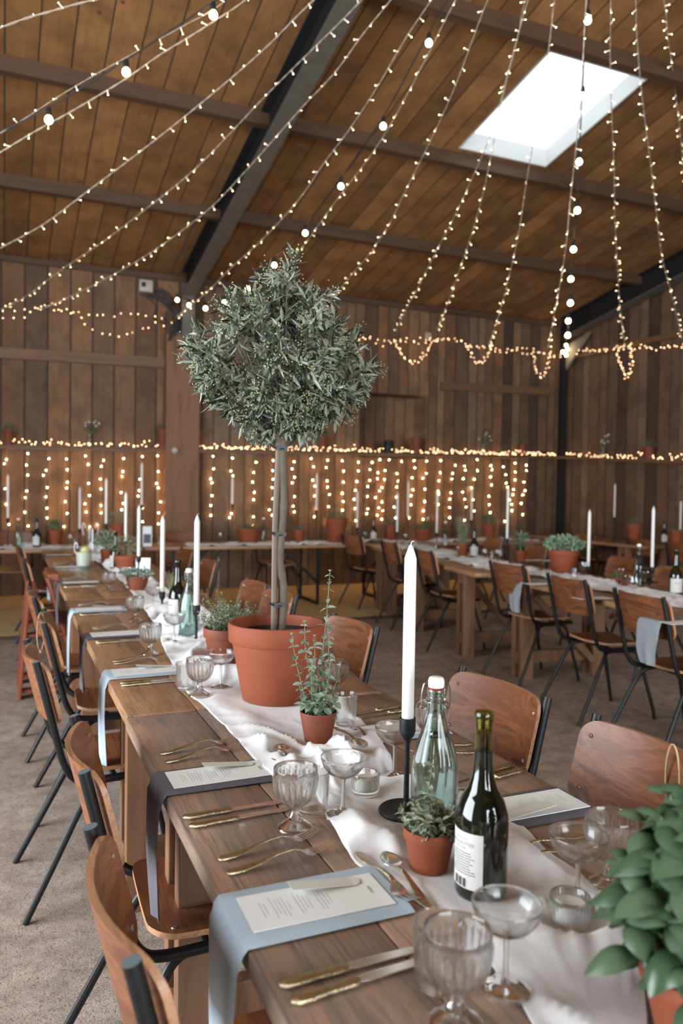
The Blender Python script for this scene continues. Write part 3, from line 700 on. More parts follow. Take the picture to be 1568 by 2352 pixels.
# ---------------------------------------------------------------- cutlery (all lie along local +X from the handle end)
def blade_strip(b, pts, mi=0):
    # pts: (x, z, half width, half thickness)
    k = len(pts); vs = []; n = 8
    for x, z, hw, ht in pts:
        for j in range(n):
            q = 2 * pi * (j + .5) / n; vs.append((x, hw * cos(q) * 1.28, z + ht * sin(q) * 1.3))
    F = [(i * n + j, i * n + (j + 1) % n, (i + 1) * n + (j + 1) % n, (i + 1) * n + j) for i in range(k - 1) for j in range(n)]
    F += [tuple(reversed(range(n))), tuple((k - 1) * n + j for j in range(n))]
    b.add(vs, F, mi); return b
def fork(label, loc, rz):
    t = thing('fork', label, 'fork', loc, rz)
    b = MB(); blade_strip(b, [(0, .003, .003, .0015), (.006, .0035, .0065, .0025), (.03, .004, .0072, .0025), (.06, .008, .0048, .002), (.10, .016, .0032, .0018), (.125, .017, .003, .0018), (.138, .014, .0042, .0016)]).build('handle', M['silverh'], t, ang=60)
    b = MB(); blade_strip(b, [(.136, .0145, .0042, .0016), (.146, .008, .0105, .0013), (.155, .0045, .012, .0011), (.163, .004, .0118, .001)])
    for i in range(4):
        y = -.0098 + i * .00653
        b.tube([(.160, y, .004), (.175, y, .006), (.190, y * .98, .0105), (.203, y * .95, .016)], [.0015, .0015, .0013, .0006], 6)
    b.build('tines', M['silver'], t, ang=60); return t
def knife(label, loc, rz):
    t = thing('table_knife', label, 'knife', loc, rz)
    blade_strip(MB(), [(0, .0045, .003, .002), (.006, .0045, .0085, .0038), (.03, .0045, .0082, .0036), (.055, .0045, .0066, .0034), (.085, .0045, .0072, .0036), (.093, .0045, .0085, .004), (.10, .0045, .006, .003)]).build('handle', M['silverh'], t, ang=60)
    b = MB(); b.add([(.098, -.005, .0052), (.112, -.0085, .005), (.19, -.0085, .003), (.205, -.006, .003), (.215, .002, .003), (.20, .0075, .003), (.112, .0075, .005), (.098, .005, .0052)], [tuple(range(8))]); n = len(b.v)
    b.add([(x, y, z - .0014) for x, y, z in b.v[:8]], [tuple(reversed(range(8)))]); b.f += [(i, 8 + i, 8 + (i + 1) % 8, (i + 1) % 8) for i in range(8)]; b.m += [0] * 8
    weld_normals(b.build('blade', M['silver'], t, smooth=False)); return t
def spoon(label, loc, rz):
    t = thing('dessert_spoon', label, 'spoon', loc, rz)
    blade_strip(MB(), [(0, .003, .003, .0015), (.006, .0035, .0062, .0024), (.03, .004, .0065, .0024), (.07, .010, .0038, .0018), (.105, .014, .0028, .0017), (.125, .011, .003, .0017), (.132, .008, .005, .0015)]).build('handle', M['silverh'], t, ang=60)
    b = MB(); n = 20; vs = []
    for k, r in enumerate((0, .35, .65, .88, 1.0)):
        for j in range(n):
            q = 2 * pi * j / n; w = .0185 * (1 - .18 * cos(q)); vs.append((.158 + .029 * r * cos(q), w * r * sin(q), .0015 + .0085 * r * r))
    b.add(vs, [(i * n + j, i * n + (j + 1) % n, (i + 1) * n + (j + 1) % n, (i + 1) * n + j) for i in range(4) for j in range(n)])
    o = b.build('bowl', M['silver'], t, ang=180); md = o.modifiers.new('t', 'SOLIDIFY'); md.thickness = .001; return t
# ---------------------------------------------------------------- napkin and menu card
def napkin(label, m, edge_x, y, depth, w, hang, side=1, rz=0, group=None, seed=0, z=.7612):
    # side=1: hangs over the left table edge ; side=-1: lies flat on the right half
    root = thing('folded_napkin', label, 'napkin', (edge_x, y, 0), 0, group)
    rd = random.Random(seed); prof = []
    if side == 1 and hang > 0:
        k = 14
        for i in range(k + 1): 
            t = i / k; prof.append((-.012 - .006 * sin(t * 2.5), z - .03 - hang + hang * t, lerp(.62, 1, t ** .6)))
        prof += [(-.0115, z - .022, 1), (-.008, z - .008, 1), (-.001, z + .001, 1)]
    for i in range(10): prof.append((depth * i / 9 if side == 1 else -depth * i / 9, z + .0022, 1))
    prof = prof if side == 1 else prof
    b = MB(); ns = 14
    for th in (0, 1):
        vs = []
        for k, (x, zz, wf) in enumerate(prof):
            x1, z1 = prof[min(k + 1, len(prof) - 1)][:2]; x0, z0 = prof[max(k - 1, 0)][:2]
            nx, nz = -(z1 - z0), (x1 - x0); l = sqrt(nx * nx + nz * nz) or 1; nx /= l; nz /= l
            if side == -1: nx, nz = -nx, -nz
            hangf = max(0, (z - .02 - zz) / max(hang, .01))
            for j in range(ns + 1):
                u = j / ns * 2 - 1; wy = u * w / 2 * wf + .012 * hangf * sin(seed * 3 + k * .3)
                fold = .006 * hangf * sin(u * 5 + seed) + .0025 * hangf * noise.noise(Vector((u * 4, zz * 12, seed)))
                off = (.0042 * (1 - abs(u) ** 8) if th else 0)
                vs.append((x + nx * (off) - fold, wy + (x if side == 1 else -x) * rz, zz + nz * off))
        q = ns + 1; F = [(i * q + j, (i + 1) * q + j, (i + 1) * q + j + 1, i * q + j + 1) for i in range(len(prof) - 1) for j in range(ns)]
        if (th == 0): F = [tuple(reversed(f)) for f in F]
        b.add(vs, F)
    o = b.build('napkin_cloth', m, root, ang=70); return root
def text_mesh(txt, size):
    c = bpy.data.curves.new('t', 'FONT'); c.body = txt; c.size = size; c.align_x = 'CENTER'; c.align_y = 'CENTER'; c.resolution_u = 2
    o = bpy.data.objects.new('t', c); C.objects.link(o); dg = bpy.context.evaluated_depsgraph_get(); dg.update()
    me = bpy.data.meshes.new_from_object(o.evaluated_get(dg)); bpy.data.objects.remove(o); return me
MENU = text_mesh('MENU', .0085)
def menu_card(label, loc, rz, tagside=1, detail=True, nametag=True, group='printed menu cards on the napkins'):
    # card long axis = local X (title at +X end), width = local Y
    t = thing('menu_card', label, 'menu card', loc, rz, group); L, W = .232, .104
    MB().box((0, 0, .0006), (L, W, .0010)).build('card', M['paper'], t, smooth=False)
    if detail:
        b = MB(); rd = random.Random(3)
        for bx, n in ((.022, 4), (-.012, 4), (-.045, 5), (-.082, 2)):
            for i in range(n):
                x = bx - i * .0062; w = W * rd.uniform(.32, .62) * (.6 if i == 0 else 1); y = -w / 2
                while y < w / 2:
                    ww = rd.uniform(.003, .008); b.box((x, y + ww / 2, .00135), (.0013, ww, .0003)); y += ww + .0014
        b.build('body_text', M['ink'], t, smooth=False)
        o = bpy.data.objects.new('title_text', MENU); C.objects.link(o); o.parent = t; o.location = (.094, 0, .0014); o.rotation_euler = (0, 0, -pi / 2)
        if not MENU.materials: MENU.materials.append(M['inkd'])
    if nametag:
        nt_ = thing('name_tag', label.replace('menu card', 'name tag')[:200], 'name tag', (loc[0], loc[1], loc[2]), rz)
        nt_['label'] = 'narrow ivory name tag lying on the ' + label
        vs = []; hw = .0145; n = 10; outl = [(-.062, -hw), (.045, -hw)] + [(.045 + hw * sin(pi * i / n), -hw * cos(pi * i / n)) for i in range(1, n)] + [(.045, hw), (-.062, hw)]
        b = MB(); k = len(outl)
        for zz in (0, .0007): vs += [(x, y, zz + .0022 + .011 * max(0, (.0 - x) / .062) ** 1.5) for x, y in outl]
        b.add(vs, [tuple(reversed(range(k))), tuple(range(k, 2 * k))] + [(i, (i + 1) % k, k + (i + 1) % k, k + i) for i in range(k)])
        o = b.build('tag_slip', M['tagp'], nt_, smooth=False); o.location = (.03, .034 * tagside, 0)
    return t
# ---------------------------------------------------------------- bottles, candles
def wine(label, loc, rz=0, detail=False, seg=40, k=1.0):
    t = thing('wine_bottle', label, 'bottle', loc, rz)
    MB().lathe([(.0, .004), (.030, .0), (.040, .002), (.0425, .008), (.0428, .12), (.0412, .137), (.036, .153), (.0295, .165), (.0238, .175), (.0182, .193), (.0158, .215), (.0152, .235)], seg).build('body', M['green'], t, ang=60)
    b = MB().lathe([(.0155, .235), (.0145, .26), (.014, .283), (.0158, .285), (.0158, .295), (.0145, .298), (.012, .298), (.0118, .235)], seg); b.build('neck', M['neck'] if detail else M['green'], t, ang=60)
    b = MB(); n = 20; a0, a1 = radians(-62), radians(62); r = .0429; z0, z1 = .022, .112
    vs = []
    for i in range(n + 1):
        a = lerp(a0, a1, i / n); vs += [(r * cos(a), r * sin(a), z0), (r * cos(a), r * sin(a), z1)]
    b.add(vs, [(2 * i, 2 * i + 2, 2 * i + 3, 2 * i + 1) for i in range(n)]); lb = b.build('label', M['label'], t)
    if detail:
        def bend(me): 
            for v in me.vertices:
                a = v.co.x / r; z = v.co.y; v.co = (.0431 * cos(a), .0431 * sin(a), z)
        for txt, sz, y, cx in (('A BOTTLE OF', .0042, .101, .006), ('BREAD & BUTTER', .0078, .093, .002), ('PINOT NOIR', .004, .0865, .006)):
            me = text_mesh(txt, sz)
            for v in me.vertices: v.co.x += cx; v.co.y += y
            bend(me); me.materials.append(M['inkd']); o = bpy.data.objects.new('label_text', me); C.objects.link(o); o.parent = lb
        b = MB(); rd = random.Random(4)
        for i in range(9):
            y = .079 - i * .0042; w = rd.uniform(.028, .052); x = .006 - w / 2
            while x < .006 + w / 2:
                ww = rd.uniform(.002, .006); b.box((x + ww / 2, y, 0), (ww, .0012, .0001)); x += ww + .0009
        for i in range(26):
            if rd.random() < .7: b.box((-.008 + i * .0011, .031, 0), (rd.choice((.0005, .0009)), .014, .0001))
        me = b.build('barcode', M['barc'], lb, smooth=False); bend(me.data)
    else:
        MB().box((.0432, 0, .083), (.0006, .032, .004)).build('label_text', M['inkd'], lb, smooth=False)
    return t
def swing_bottle(label, loc, rz=0, detail=True, seg=40, water=True):
    t = thing('swing_top_bottle', label, 'bottle', loc, rz)
    gm = M['aqua'] if detail else M['aquathin']
    fl = 1 if detail else .5
    P = [(.0, .003), (.034, .0, .3), (.041, .004, fl), (.0435, .012, fl), (.0435, .135, fl), (.041, .155, fl), (.034, .178, fl), (.026, .20, fl * .8), (.020, .222, .3), (.0175, .236), (.0168, .25), (.0185, .252), (.0185, .262), (.016, .264), (.0155, .27), (.017, .272), (.0165, .282), (.014, .284)]
    if detail: P += [(.011, .282), (.0115, .25), (.013, .235), (.0165, .222), (.0225, .20, .2), (.0305, .178, .3), (.037, .155, .3), (.0395, .135, .3), (.0395, .014, .3), (.036, .009), (.0, .008)]
    MB().lathe(P, seg * 2 if detail else seg, flute=(10, .09)).build('glass_body', gm, t, ang=50)
    if detail and water:
        MB().lathe([(.0, .0086), (.035, .0095), (.0388, .016, .3), (.0388, .135, .3), (.0363, .155, .3), (.0298, .178, .3), (.0245, .193, .2), (.0, .193)], 60, flute=(10, .09)).build('water', M['water'], t, ang=60)
    MB().lathe([(.0, .284), (.0145, .284), (.0155, .287), (.0155, .296), (.0135, .302), (.009, .304), (.0, .304)], 20).build('stopper', M['ceramic'], t, ang=50)
    MB().lathe([(.0, .280), (.0135, .280), (.0148, .2825), (.0145, .285), (.0, .285)], 20).build('rubber_seal', M['redrub'], t, ang=50)
    if detail:
        b = MB()
        for s in (-1, 1): b.tube(spline([(0, s * .0155, .293), (0, s * .022, .291), (0, s * .0255, .280), (.002, s * .0275, .262), (.004, s * .0255, .244), (.012, s * .022, .240), (.018, s * .014, .247)], 4), .0013, 6)
        b.tube([(.0187 * cos(a), .0187 * sin(a), .257) for a in [2 * pi * i / 16 for i in range(17)]], .0012, 6); b.build('wire_bail', M['wire'], t)
    return t
def candle(label, base, tip_px, sock_py, w=.0118, holder=True, stick=M['iron'], lean=0, name='candlestick', plate=.047):
    """dinner candle standing in a black candlestick; heights are read at the base's distance"""
    x, y, z = base; zs = zat_at(x, y, tip_px[0], sock_py); zt = zat_at(x, y, tip_px[0], tip_px[1]); q = proj_x(x, y, zt, tip_px)
    if holder:
        h = thing(name, label.replace('candle', 'candlestick').replace('ivory ', '').replace('white ', ''), 'candlestick', base)
        h['label'] = 'candlestick holding the ' + label; hh = zs - z
        MB().lathe([(.0, .0), (plate, .0), (plate + .001, .003), (plate - .002, .0065), (plate * .75, .004), (plate * .45, .003), (.016, .006), (.009, .012), (.0058, .022), (.0, .022)], 36).build('plate', stick, h, ang=50)
        MB().lathe([(.0, .02), (.0058, .02), (.0052, hh * .5), (.0055, hh - .05), (.008, hh - .042), (.0, hh - .042)], 14).build('stem', stick, h, ang=50)
        MB().lathe([(.0, hh - .043), (.008, hh - .042), (.014, hh - .033), (.0165, hh - .024), (.0165, hh + .002), (.0145, hh + .003), (.0138, hh - .01), (.0, hh - .01)], 24).build('cup', stick, h, ang=50)
    c = thing('dinner_candle', label, 'candle', (x, y, zs - .008)); L = zt - zs + .008
    MB().lathe([(.0, 0), (w, 0), (w * 1.02, L * .5), (w, L - .030), (w * .98, L - .028), (w * .62, L - .014), (w * .28, L - .003), (.0, L)], 24).build('wax', M['wax'], c, ang=35)
    MB().tube([(0, 0, L - .004), (0.001, 0, L + .003), (.004, .001, L + .006), (.008, .001, L + .0055)], .0009, 6).build('wick', M['wax'], c)
    return c
def zat_at(x, y, px, py):
    # height on the vertical line through (x, y) seen at row py
    lo, hi = -1.0, 6.0
    for _ in range(40):
        m = (lo + hi) / 2; v = RW.transposed() @ (Vector((x, y, m)) - CAMP); r = 1176 - 1800 * v.y / -v.z
        if r > py: lo = m
        else: hi = m
    return (lo + hi) / 2
def proj_x(*a): return 0

# ---------------------------------------------------------------- plants
def pot(name, label, loc, r, h, plant, m='terra', rim=True, hs=None, cat='potted plant', seed=1, seg=36, group=None):
    t = thing(name, label, cat, loc, 0, group); rb = r * .70; rr = h * .24 if rim else 0
    if rim: P = [(.0, .0), (rb, .0), (rb * 1.01, .002), (r * .93, h - rr), (r * .985, h - rr), (r, h - rr + .003), (r * 1.01, h - .004), (r * .99, h), (r * .93, h), (r * .915, h - .006), (r * .88, h - rr * .9), (rb * .9, .01), (0, .01)]
    else: P = [(.0, .0), (rb, .0), (rb * 1.01, .002), (r * .985, h - .003), (r * .97, h), (r * .94, h), (r * .92, h - .006), (rb * .92, .01), (0, .01)]
    MB().lathe(P, seg).build('pot', M[m], t, ang=40)
    b = MB(); n = 18; rd = random.Random(seed); vs = [(0, 0, h * .86)]; F = []
    rs = r * .90
    for k in range(1, 4):
        for j in range(n):
            q = 2 * pi * j / n; vs.append((rs * k / 3 * cos(q), rs * k / 3 * sin(q), h * .86 + rd.uniform(-.02, .02) * r * 2 * (k < 3)))
    F = [(0, 1 + j, 1 + (j + 1) % n) for j in range(n)] + [(1 + k * n + j, 1 + (k + 1) * n + j, 1 + (k + 1) * n + (j + 1) % n, 1 + k * n + (j + 1) % n) for k in range(2) for j in range(n)]
    b.add(vs, F).build('soil', M['soil'], t)
    if plant: plant(t, r, h, random.Random(seed))
    return t
def rdir(rd, up=.3):
    while 1:
        v = Vector((rd.uniform(-1, 1), rd.uniform(-1, 1), rd.uniform(-1 + up, 1)))
        if .05 < v.length < 1: return v.normalized()
def bush(n, rad, hgt, L, W, m, low=.0, stems=10, flat=1.0, sc=None):
    def f(t, r, h, rd):
        c0 = Vector((0, 0, h * .86)); b = MB(); s = MB()
        for i in range(stems):
            a = rd.uniform(0, 2 * pi); q = rd.uniform(0, .85); tip = c0 + Vector((cos(a) * q * rad * .9, sin(a) * q * rad * .9, hgt * sqrt(1 - q * q * .7) * .9))
            s.tube([c0 + Vector((cos(a) * q * r * .5, sin(a) * q * r * .5, -.01)), (c0 + tip) / 2 + Vector((0, 0, .01)), tip], [W * .16, W * .12, W * .06], 5)
        for i in range(n):
            d = rdir(rd, .75); q = rd.uniform(.35, 1) ** .6; p = c0 + Vector((d.x * rad * q, d.y * rad * q, max(low, (d.z * .5 + .5) * hgt * q)))
            dd = (d + Vector((rd.uniform(-1, 1), rd.uniform(-1, 1), rd.uniform(-.6, 1))) * .8)
            b.leaf(p, dd, rdir(rd), L * rd.uniform(.6, 1.2), W * rd.uniform(.6, 1.2), .15, .3)
        s.build('stems', M['stemg'], t); b.build('foliage', M[m], t, smooth=False)
    return f
def spikes(n, hgt, spread, L, W, m, pairs=9, tipleaf=True):
    # upright stems with leaves in pairs, as oregano and thyme grow
    def f(t, r, h, rd):
        b = MB(); s = MB()
        for i in range(n):
            a = rd.uniform(0, 2 * pi); q = rd.uniform(.1, 1) if n > 3 else .3; H = hgt * rd.uniform(.35, 1.0)
            base = Vector((cos(a) * q * r * .55, sin(a) * q * r * .55, h * .84)); tip = base + Vector((cos(a) * spread * q * rd.uniform(.4, 1.2), sin(a) * spread * q * rd.uniform(.4, 1.2), H))
            pts = spline([base, base * .6 + tip * .4 + Vector((rd.uniform(-.01, .01), rd.uniform(-.01, .01), .01)), tip], 6); s.tube(pts, [W * .16] * (len(pts) - 1) + [W * .07], 5)
            k = max(3, int(pairs * H / hgt)); ph = rd.uniform(0, 3)
            for j in range(k):
                u = (j + .6) / k; p = pts[min(len(pts) - 1, int(u * (len(pts) - 1)))]; sz = lerp(1.1, .5, u) * rd.uniform(.8, 1.15)
                for sd in (0, pi):
                    aa = ph + j * pi / 2 + sd; b.leaf(p, (cos(aa), sin(aa), rd.uniform(-.6, .5)), (cos(aa) + rd.uniform(-.5, .5), sin(aa) + rd.uniform(-.5, .5), .7), L * sz, W * sz, .12, .5)
                if rd.random() < .6:
                    aa = ph + j * pi / 2 + .7; b.leaf(p + Vector((0, 0, .002)), (cos(aa), sin(aa), .8), (0, 0, 1), L * sz * .55, W * sz * .5, .2, .3)
            for j in range(4): aa = j * pi / 2; b.leaf(tip, (cos(aa), sin(aa), 1.3), (0, 0, 1), L * .45, W * .4, .2, .2)
        s.build('stems', M['stemg'], t); b.build('foliage', M[m], t, smooth=False)
    return f

# ---------------------------------------------------------------- the olive tree in the big pot
px = at(635, 1602); kx, ky = px.x, px.y; OP = Vector((kx, ky, .766))
hpot = zat_at(kx, ky, 635, 1428) - .766
def olive(t, r, h, rd):
    top = zat_at(kx, ky, 645, 985) - .766; b = MB()
    pts = spline([(.012, 0, h * .85), (.016, 0, h + .10), (.002, .0, h + .20), (.012, 0, h + .36), (.006, 0, h + .52), (.012, 0, top)], 6)
    b.tube(pts, [.0142 if i % 9 else .0165 for i in range(len(pts))], 12)
    nodes = b
    cz = zat_at(kx, ky, 640, 826) - .766; cen = Vector((-.005, 0, cz)); lv = MB(); bd = MB(); tw = MB()
    def leaves(p0, p1, n, ph):
        ax = (p1 - p0).normalized(); o = ax.orthogonal().normalized(); o2 = ax.cross(o)
        for k in range(n):
            u = (k + .5) / n; p = p0.lerp(p1, u)
            for s in (0, pi):
                a = ph + k * 1.57 + s; d = (o * cos(a) + o2 * sin(a)) * rd.uniform(.5, 1) + ax * rd.uniform(.35, 1.1) + Vector((0, 0, rd.uniform(-.35, .3)))
                lv.leaf(p, d, rdir(rd), rd.uniform(.034, .056), rd.uniform(.0085, .0130), .12, rd.uniform(-.1, .5))
    def shell(az, el):
        R = .272 * (1 + .46 * noise.noise(Vector((cos(az) * cos(el) * 1.9, sin(az) * cos(el) * 1.9, sin(el) * 1.9 + 5))))
        up = .225 * (R / .262) if el > 0 else .155 * (R / .262)
        w = 1.0 - (.45 * max(0, sin(el)) ** 1.3) - .12 * max(0, -sin(el))
        return cen + Vector((cos(az) * cos(el) * R * w, sin(az) * cos(el) * R * w, sin(el) * up))
    st = Vector((.012, 0, top))
    for i in range(56):
        az = i * 2.39996; el = math.asin(lerp(-.80, 1.0, (i + .5) / 56)) ; tip = shell(az, el)
        mid = st.lerp(tip, .5) + Vector((0, 0, -.03 if el < .3 else .02)) + Vector((rd.uniform(-.02, .02), rd.uniform(-.02, .02), 0))
        base = Vector((.012, 0, top - .01 + .10 * max(0, sin(el)) * rd.random()))
        pts = spline([base, mid, tip], 7); b.tube(pts, [lerp(.0042, .0011, k / (len(pts) - 1)) for k in range(len(pts))], 6)
        for k in range(5, len(pts), 1):
            q = pts[k]
            for m2 in range(1 if k < 10 else 2):
                if noise.noise(Vector(pts[k]) * 9 + Vector((4, 4, 4))) < -.16: continue
                d = ((q - cen).normalized() * .6 + rdir(rd, .2) * .9).normalized(); L = rd.uniform(.035, .07); e = q + d * L
                tw.tube([q, e], [.0009, .0005], 4); leaves(q, e, 4, rd.uniform(0, 6))
                if (e - cen).length > .19 and rd.random() < .75:
                    for z_ in range(16):
                        c = e + Vector((rd.gauss(0, .010), rd.gauss(0, .010), rd.gauss(.002, .012))); s = .0029
                        bd.add([c + Vector((s, 0, 0)), c + Vector((-s, 0, 0)), c + Vector((0, s, 0)), c + Vector((0, -s, 0)), c + Vector((0, 0, s)), c + Vector((0, 0, -s))], [(0, 2, 4), (2, 1, 4), (1, 3, 4), (3, 0, 4), (2, 0, 5), (1, 2, 5), (3, 1, 5), (0, 3, 5)])
    # upright leader at the top
    for (sx, sy, hh2) in ((.0, 0, .20), (.03, .01, .155), (-.03, -.02, .15), (-.13, 0, .10), (.10, 0, .12)):
        p0 = cen + Vector((sx * 1.2, sy, .10)); p1 = cen + Vector((sx * 1.3 + .015, sy, .09 + hh2 * 1.0)); b.tube([p0, p1], [.002, .0008], 5); leaves(p0, p1, 8, 1.0)
        for z_ in range(60):
            c = p1 + Vector((rd.gauss(0, .016), rd.gauss(0, .016), rd.gauss(-.02, .03))); s = .0029
            bd.add([c + Vector((s, 0, 0)), c + Vector((-s, 0, 0)), c + Vector((0, s, 0)), c + Vector((0, -s, 0)), c + Vector((0, 0, s)), c + Vector((0, 0, -s))], [(0, 2, 4), (2, 1, 4), (1, 3, 4), (3, 0, 4), (2, 0, 5), (1, 2, 5), (3, 1, 5), (0, 3, 5)])
    b.add(tw.v, tw.f, 1); b.build('trunk', [M['bark'], M['twig']], t); lv.build('foliage', M['olive'], t, smooth=False); bd.build('flower_buds', M['bud'], t, smooth=False)
    c = MB().tube([(-.014, -.004, h * .8), (-.014, -.003, h + .3), (-.004, -.002, top - .02)], .0092, 10).build('cane_stake', M['cane'], t); c['label'] = 'straight brown cane stake'
    for z in (h + .055, h + .275, top - .06):
        q = MB(); x = .001
        q.tube([(x + .021 * cos(a), .015 * sin(a), z + .003 * sin(a)) for a in [2 * pi * i / 14 for i in range(15)]], .0022, 6); q.beam((x, -.014, z - .007), (x, -.014, z + .007), .036, .003); q.beam((x - .02, -.012, z), (x - .036, -.016, z + .008), .004, .008)
        q.build('rubber_tie', M['rubber'], t)
ot = pot('potted_olive_tree', 'tall standard olive tree in a big terracotta pot on the white runner', OP, .152, hpot, olive, seg=56, seed=12)
keep(kx, ky, .12)

# ---------------------------------------------------------------- objects standing along the long table
def P(x, y, z=.765, r=.04):
    p = at(x, y, z); keep(p.x, p.y, r); return p
pc = P(730, 1700, r=.045); ho = zat_at(pc.x, pc.y, 730, 1632) - .765
def marjoram(t, r, h, rd):
    b = MB(); s = MB()
    for i in range(58):
        a = rd.uniform(0, 2 * pi); q = rd.random() ** .5; H = .052 * rd.uniform(.5, 1.1) * (1.25 - .5 * q) if i else .115; base = Vector((cos(a) * q * r * .7, sin(a) * q * r * .7, h * .86)); tip = base + Vector((cos(a) * q * .022 + (.028 if not i else 0), sin(a) * q * .022, H)); s.tube([base, tip], [.0011, .0006], 5)
        for k in range(4 if i else 9):
            u = (k + .8) / (4.2 if i else 9.2); p = base.lerp(tip, u)
            for sd in (0, pi):
                aa = a + k * pi / 2 + sd; b.leaf(p, (cos(aa), sin(aa), rd.uniform(-.5, .6)), (cos(aa) * .7 + rd.uniform(-.6, .6), sin(aa) * .7 + rd.uniform(-.6, .6), .8), rd.uniform(.013, .019), rd.uniform(.010, .014), .12, .5)
    s.build('stems', M['stemg'], t); b.build('foliage', M['oregd'], t, smooth=False)
def thyme_plant(t, r, h, rd):
    b = MB(); s = MB()
    for i in range(135):
        a = rd.uniform(0, 2 * pi); q = rd.random() ** .5; H = (.125 - .05 * q) * rd.uniform(.7, 1.15) + (.05 if i % 12 == 0 else 0); base = Vector((cos(a) * q * r * .5, sin(a) * q * r * .5, h * .86)); tip = base + Vector((cos(a) * q * .075, sin(a) * q * .075, H))
        pts = [base, base.lerp(tip, .5) + Vector((rd.uniform(-.01, .01), rd.uniform(-.01, .01), 0)), tip]; s.tube(pts, [.0006, .0005, .0003], 4)
        for k in range(30):
            u = rd.uniform(.15, 1.0); p = base.lerp(tip, u) + Vector((rd.gauss(0, .006), rd.gauss(0, .006), rd.gauss(0, .003))); b.leaf(p, rdir(rd), rdir(rd), rd.uniform(.005, .009), rd.uniform(.0038, .0055), .1, .2)
    s.build('stems', M['stemg'], t); b.build('foliage', M['thyme'], t, smooth=False)
def oreg(t, r, h, rd):
    b = MB(); s = MB()
    stems = [(.004, .012, .372, .0), (-.018, 0, .245, -.022), (-.052, 0, .215, -.02), (-.02, .02, .20, .02), (.03, -.01, .215, -.012), (.045, .0, .13, .01), (-.03, -.02, .15, 0), (.01, -.02, .16, .01), (.0, .02, .12, .0), (-.045, .01, .08, 0), (.03, .02, .09, 0), (.0, -.03, .07, 0), (-.02, -.03, .05, 0), (.035, -.025, .06, 0), (-.04, -.01, .05, 0), (.01, .0, .05, 0)]
    for i, (x, y, H, dx) in enumerate(stems):
        H *= 1.0; base = Vector((x * .55, y * .55, h * .84)); tip = base + Vector((x * .55 + dx + (.03 if i == 0 else 0), y, H))
        pts = spline([base, base.lerp(tip, .35) + Vector((rd.uniform(-.004, .004), 0, 0)), base.lerp(tip, .7) + Vector((rd.uniform(-.006, .006), 0, 0)), tip], 5)
        s.tube(pts, [lerp(.0014, .0007, k / (len(pts) - 1)) for k in range(len(pts))], 6); n = max(4, int(H / .022)); ph = rd.uniform(0, 3)
        for j in range(n):
            u = (j + .4) / n; f = u * (len(pts) - 1); p = pts[int(f)].lerp(pts[min(len(pts) - 1, int(f) + 1)], f - int(f)); sz = lerp(1.1, .55, u) * rd.uniform(.85, 1.2)
            for sd in (0, pi):
                a = ph + j * pi / 2 + sd; b.leaf(p, (cos(a), sin(a), rd.uniform(-.75, .25)), (cos(a) * .8 + rd.uniform(-.5, .5), sin(a) * .8 + rd.uniform(-.5, .5), .7), .029 * sz, .023 * sz, .08, .5)
            a = ph + j * pi / 2 + 1; 
            for w in range(2): b.leaf(p + Vector((0, 0, .002)), (cos(a + w * pi), sin(a + w * pi), .7), (0, 0, 1), .012 * sz, .009 * sz, .2, .3)
        for j in range(6): a = j * pi / 3; b.leaf(tip, (cos(a), sin(a), 1.2), (0, 0, 1), .009, .006, .2, .2)
    s.build('stems', M['stemg'], t); b.build('foliage', M['oregano'], t, smooth=False)
pot('potted_oregano', 'tall oregano with long leafy shoots in a small weathered terracotta pot', pc, .0495, ho, oreg, 'terraold', False, seed=3)
pc = P(985, 1992, r=.045); ho = zat_at(pc.x, pc.y, 985, 1898) - .765
pot('potted_marjoram', 'low marjoram in a small smooth terracotta pot beside the wine bottle', pc, .046, ho, marjoram, seed=8)
pc = P(522, 1530, r=.07); ho = zat_at(pc.x, pc.y, 522, 1440) - .765
pot('potted_thyme', 'bushy flowering thyme in a round terracotta pot left of the olive pot', pc, .088, ho, thyme_plant, 'terraold', True, seed=9)
pb = at(1608, 2384); keep(pb.x, pb.y, .08)
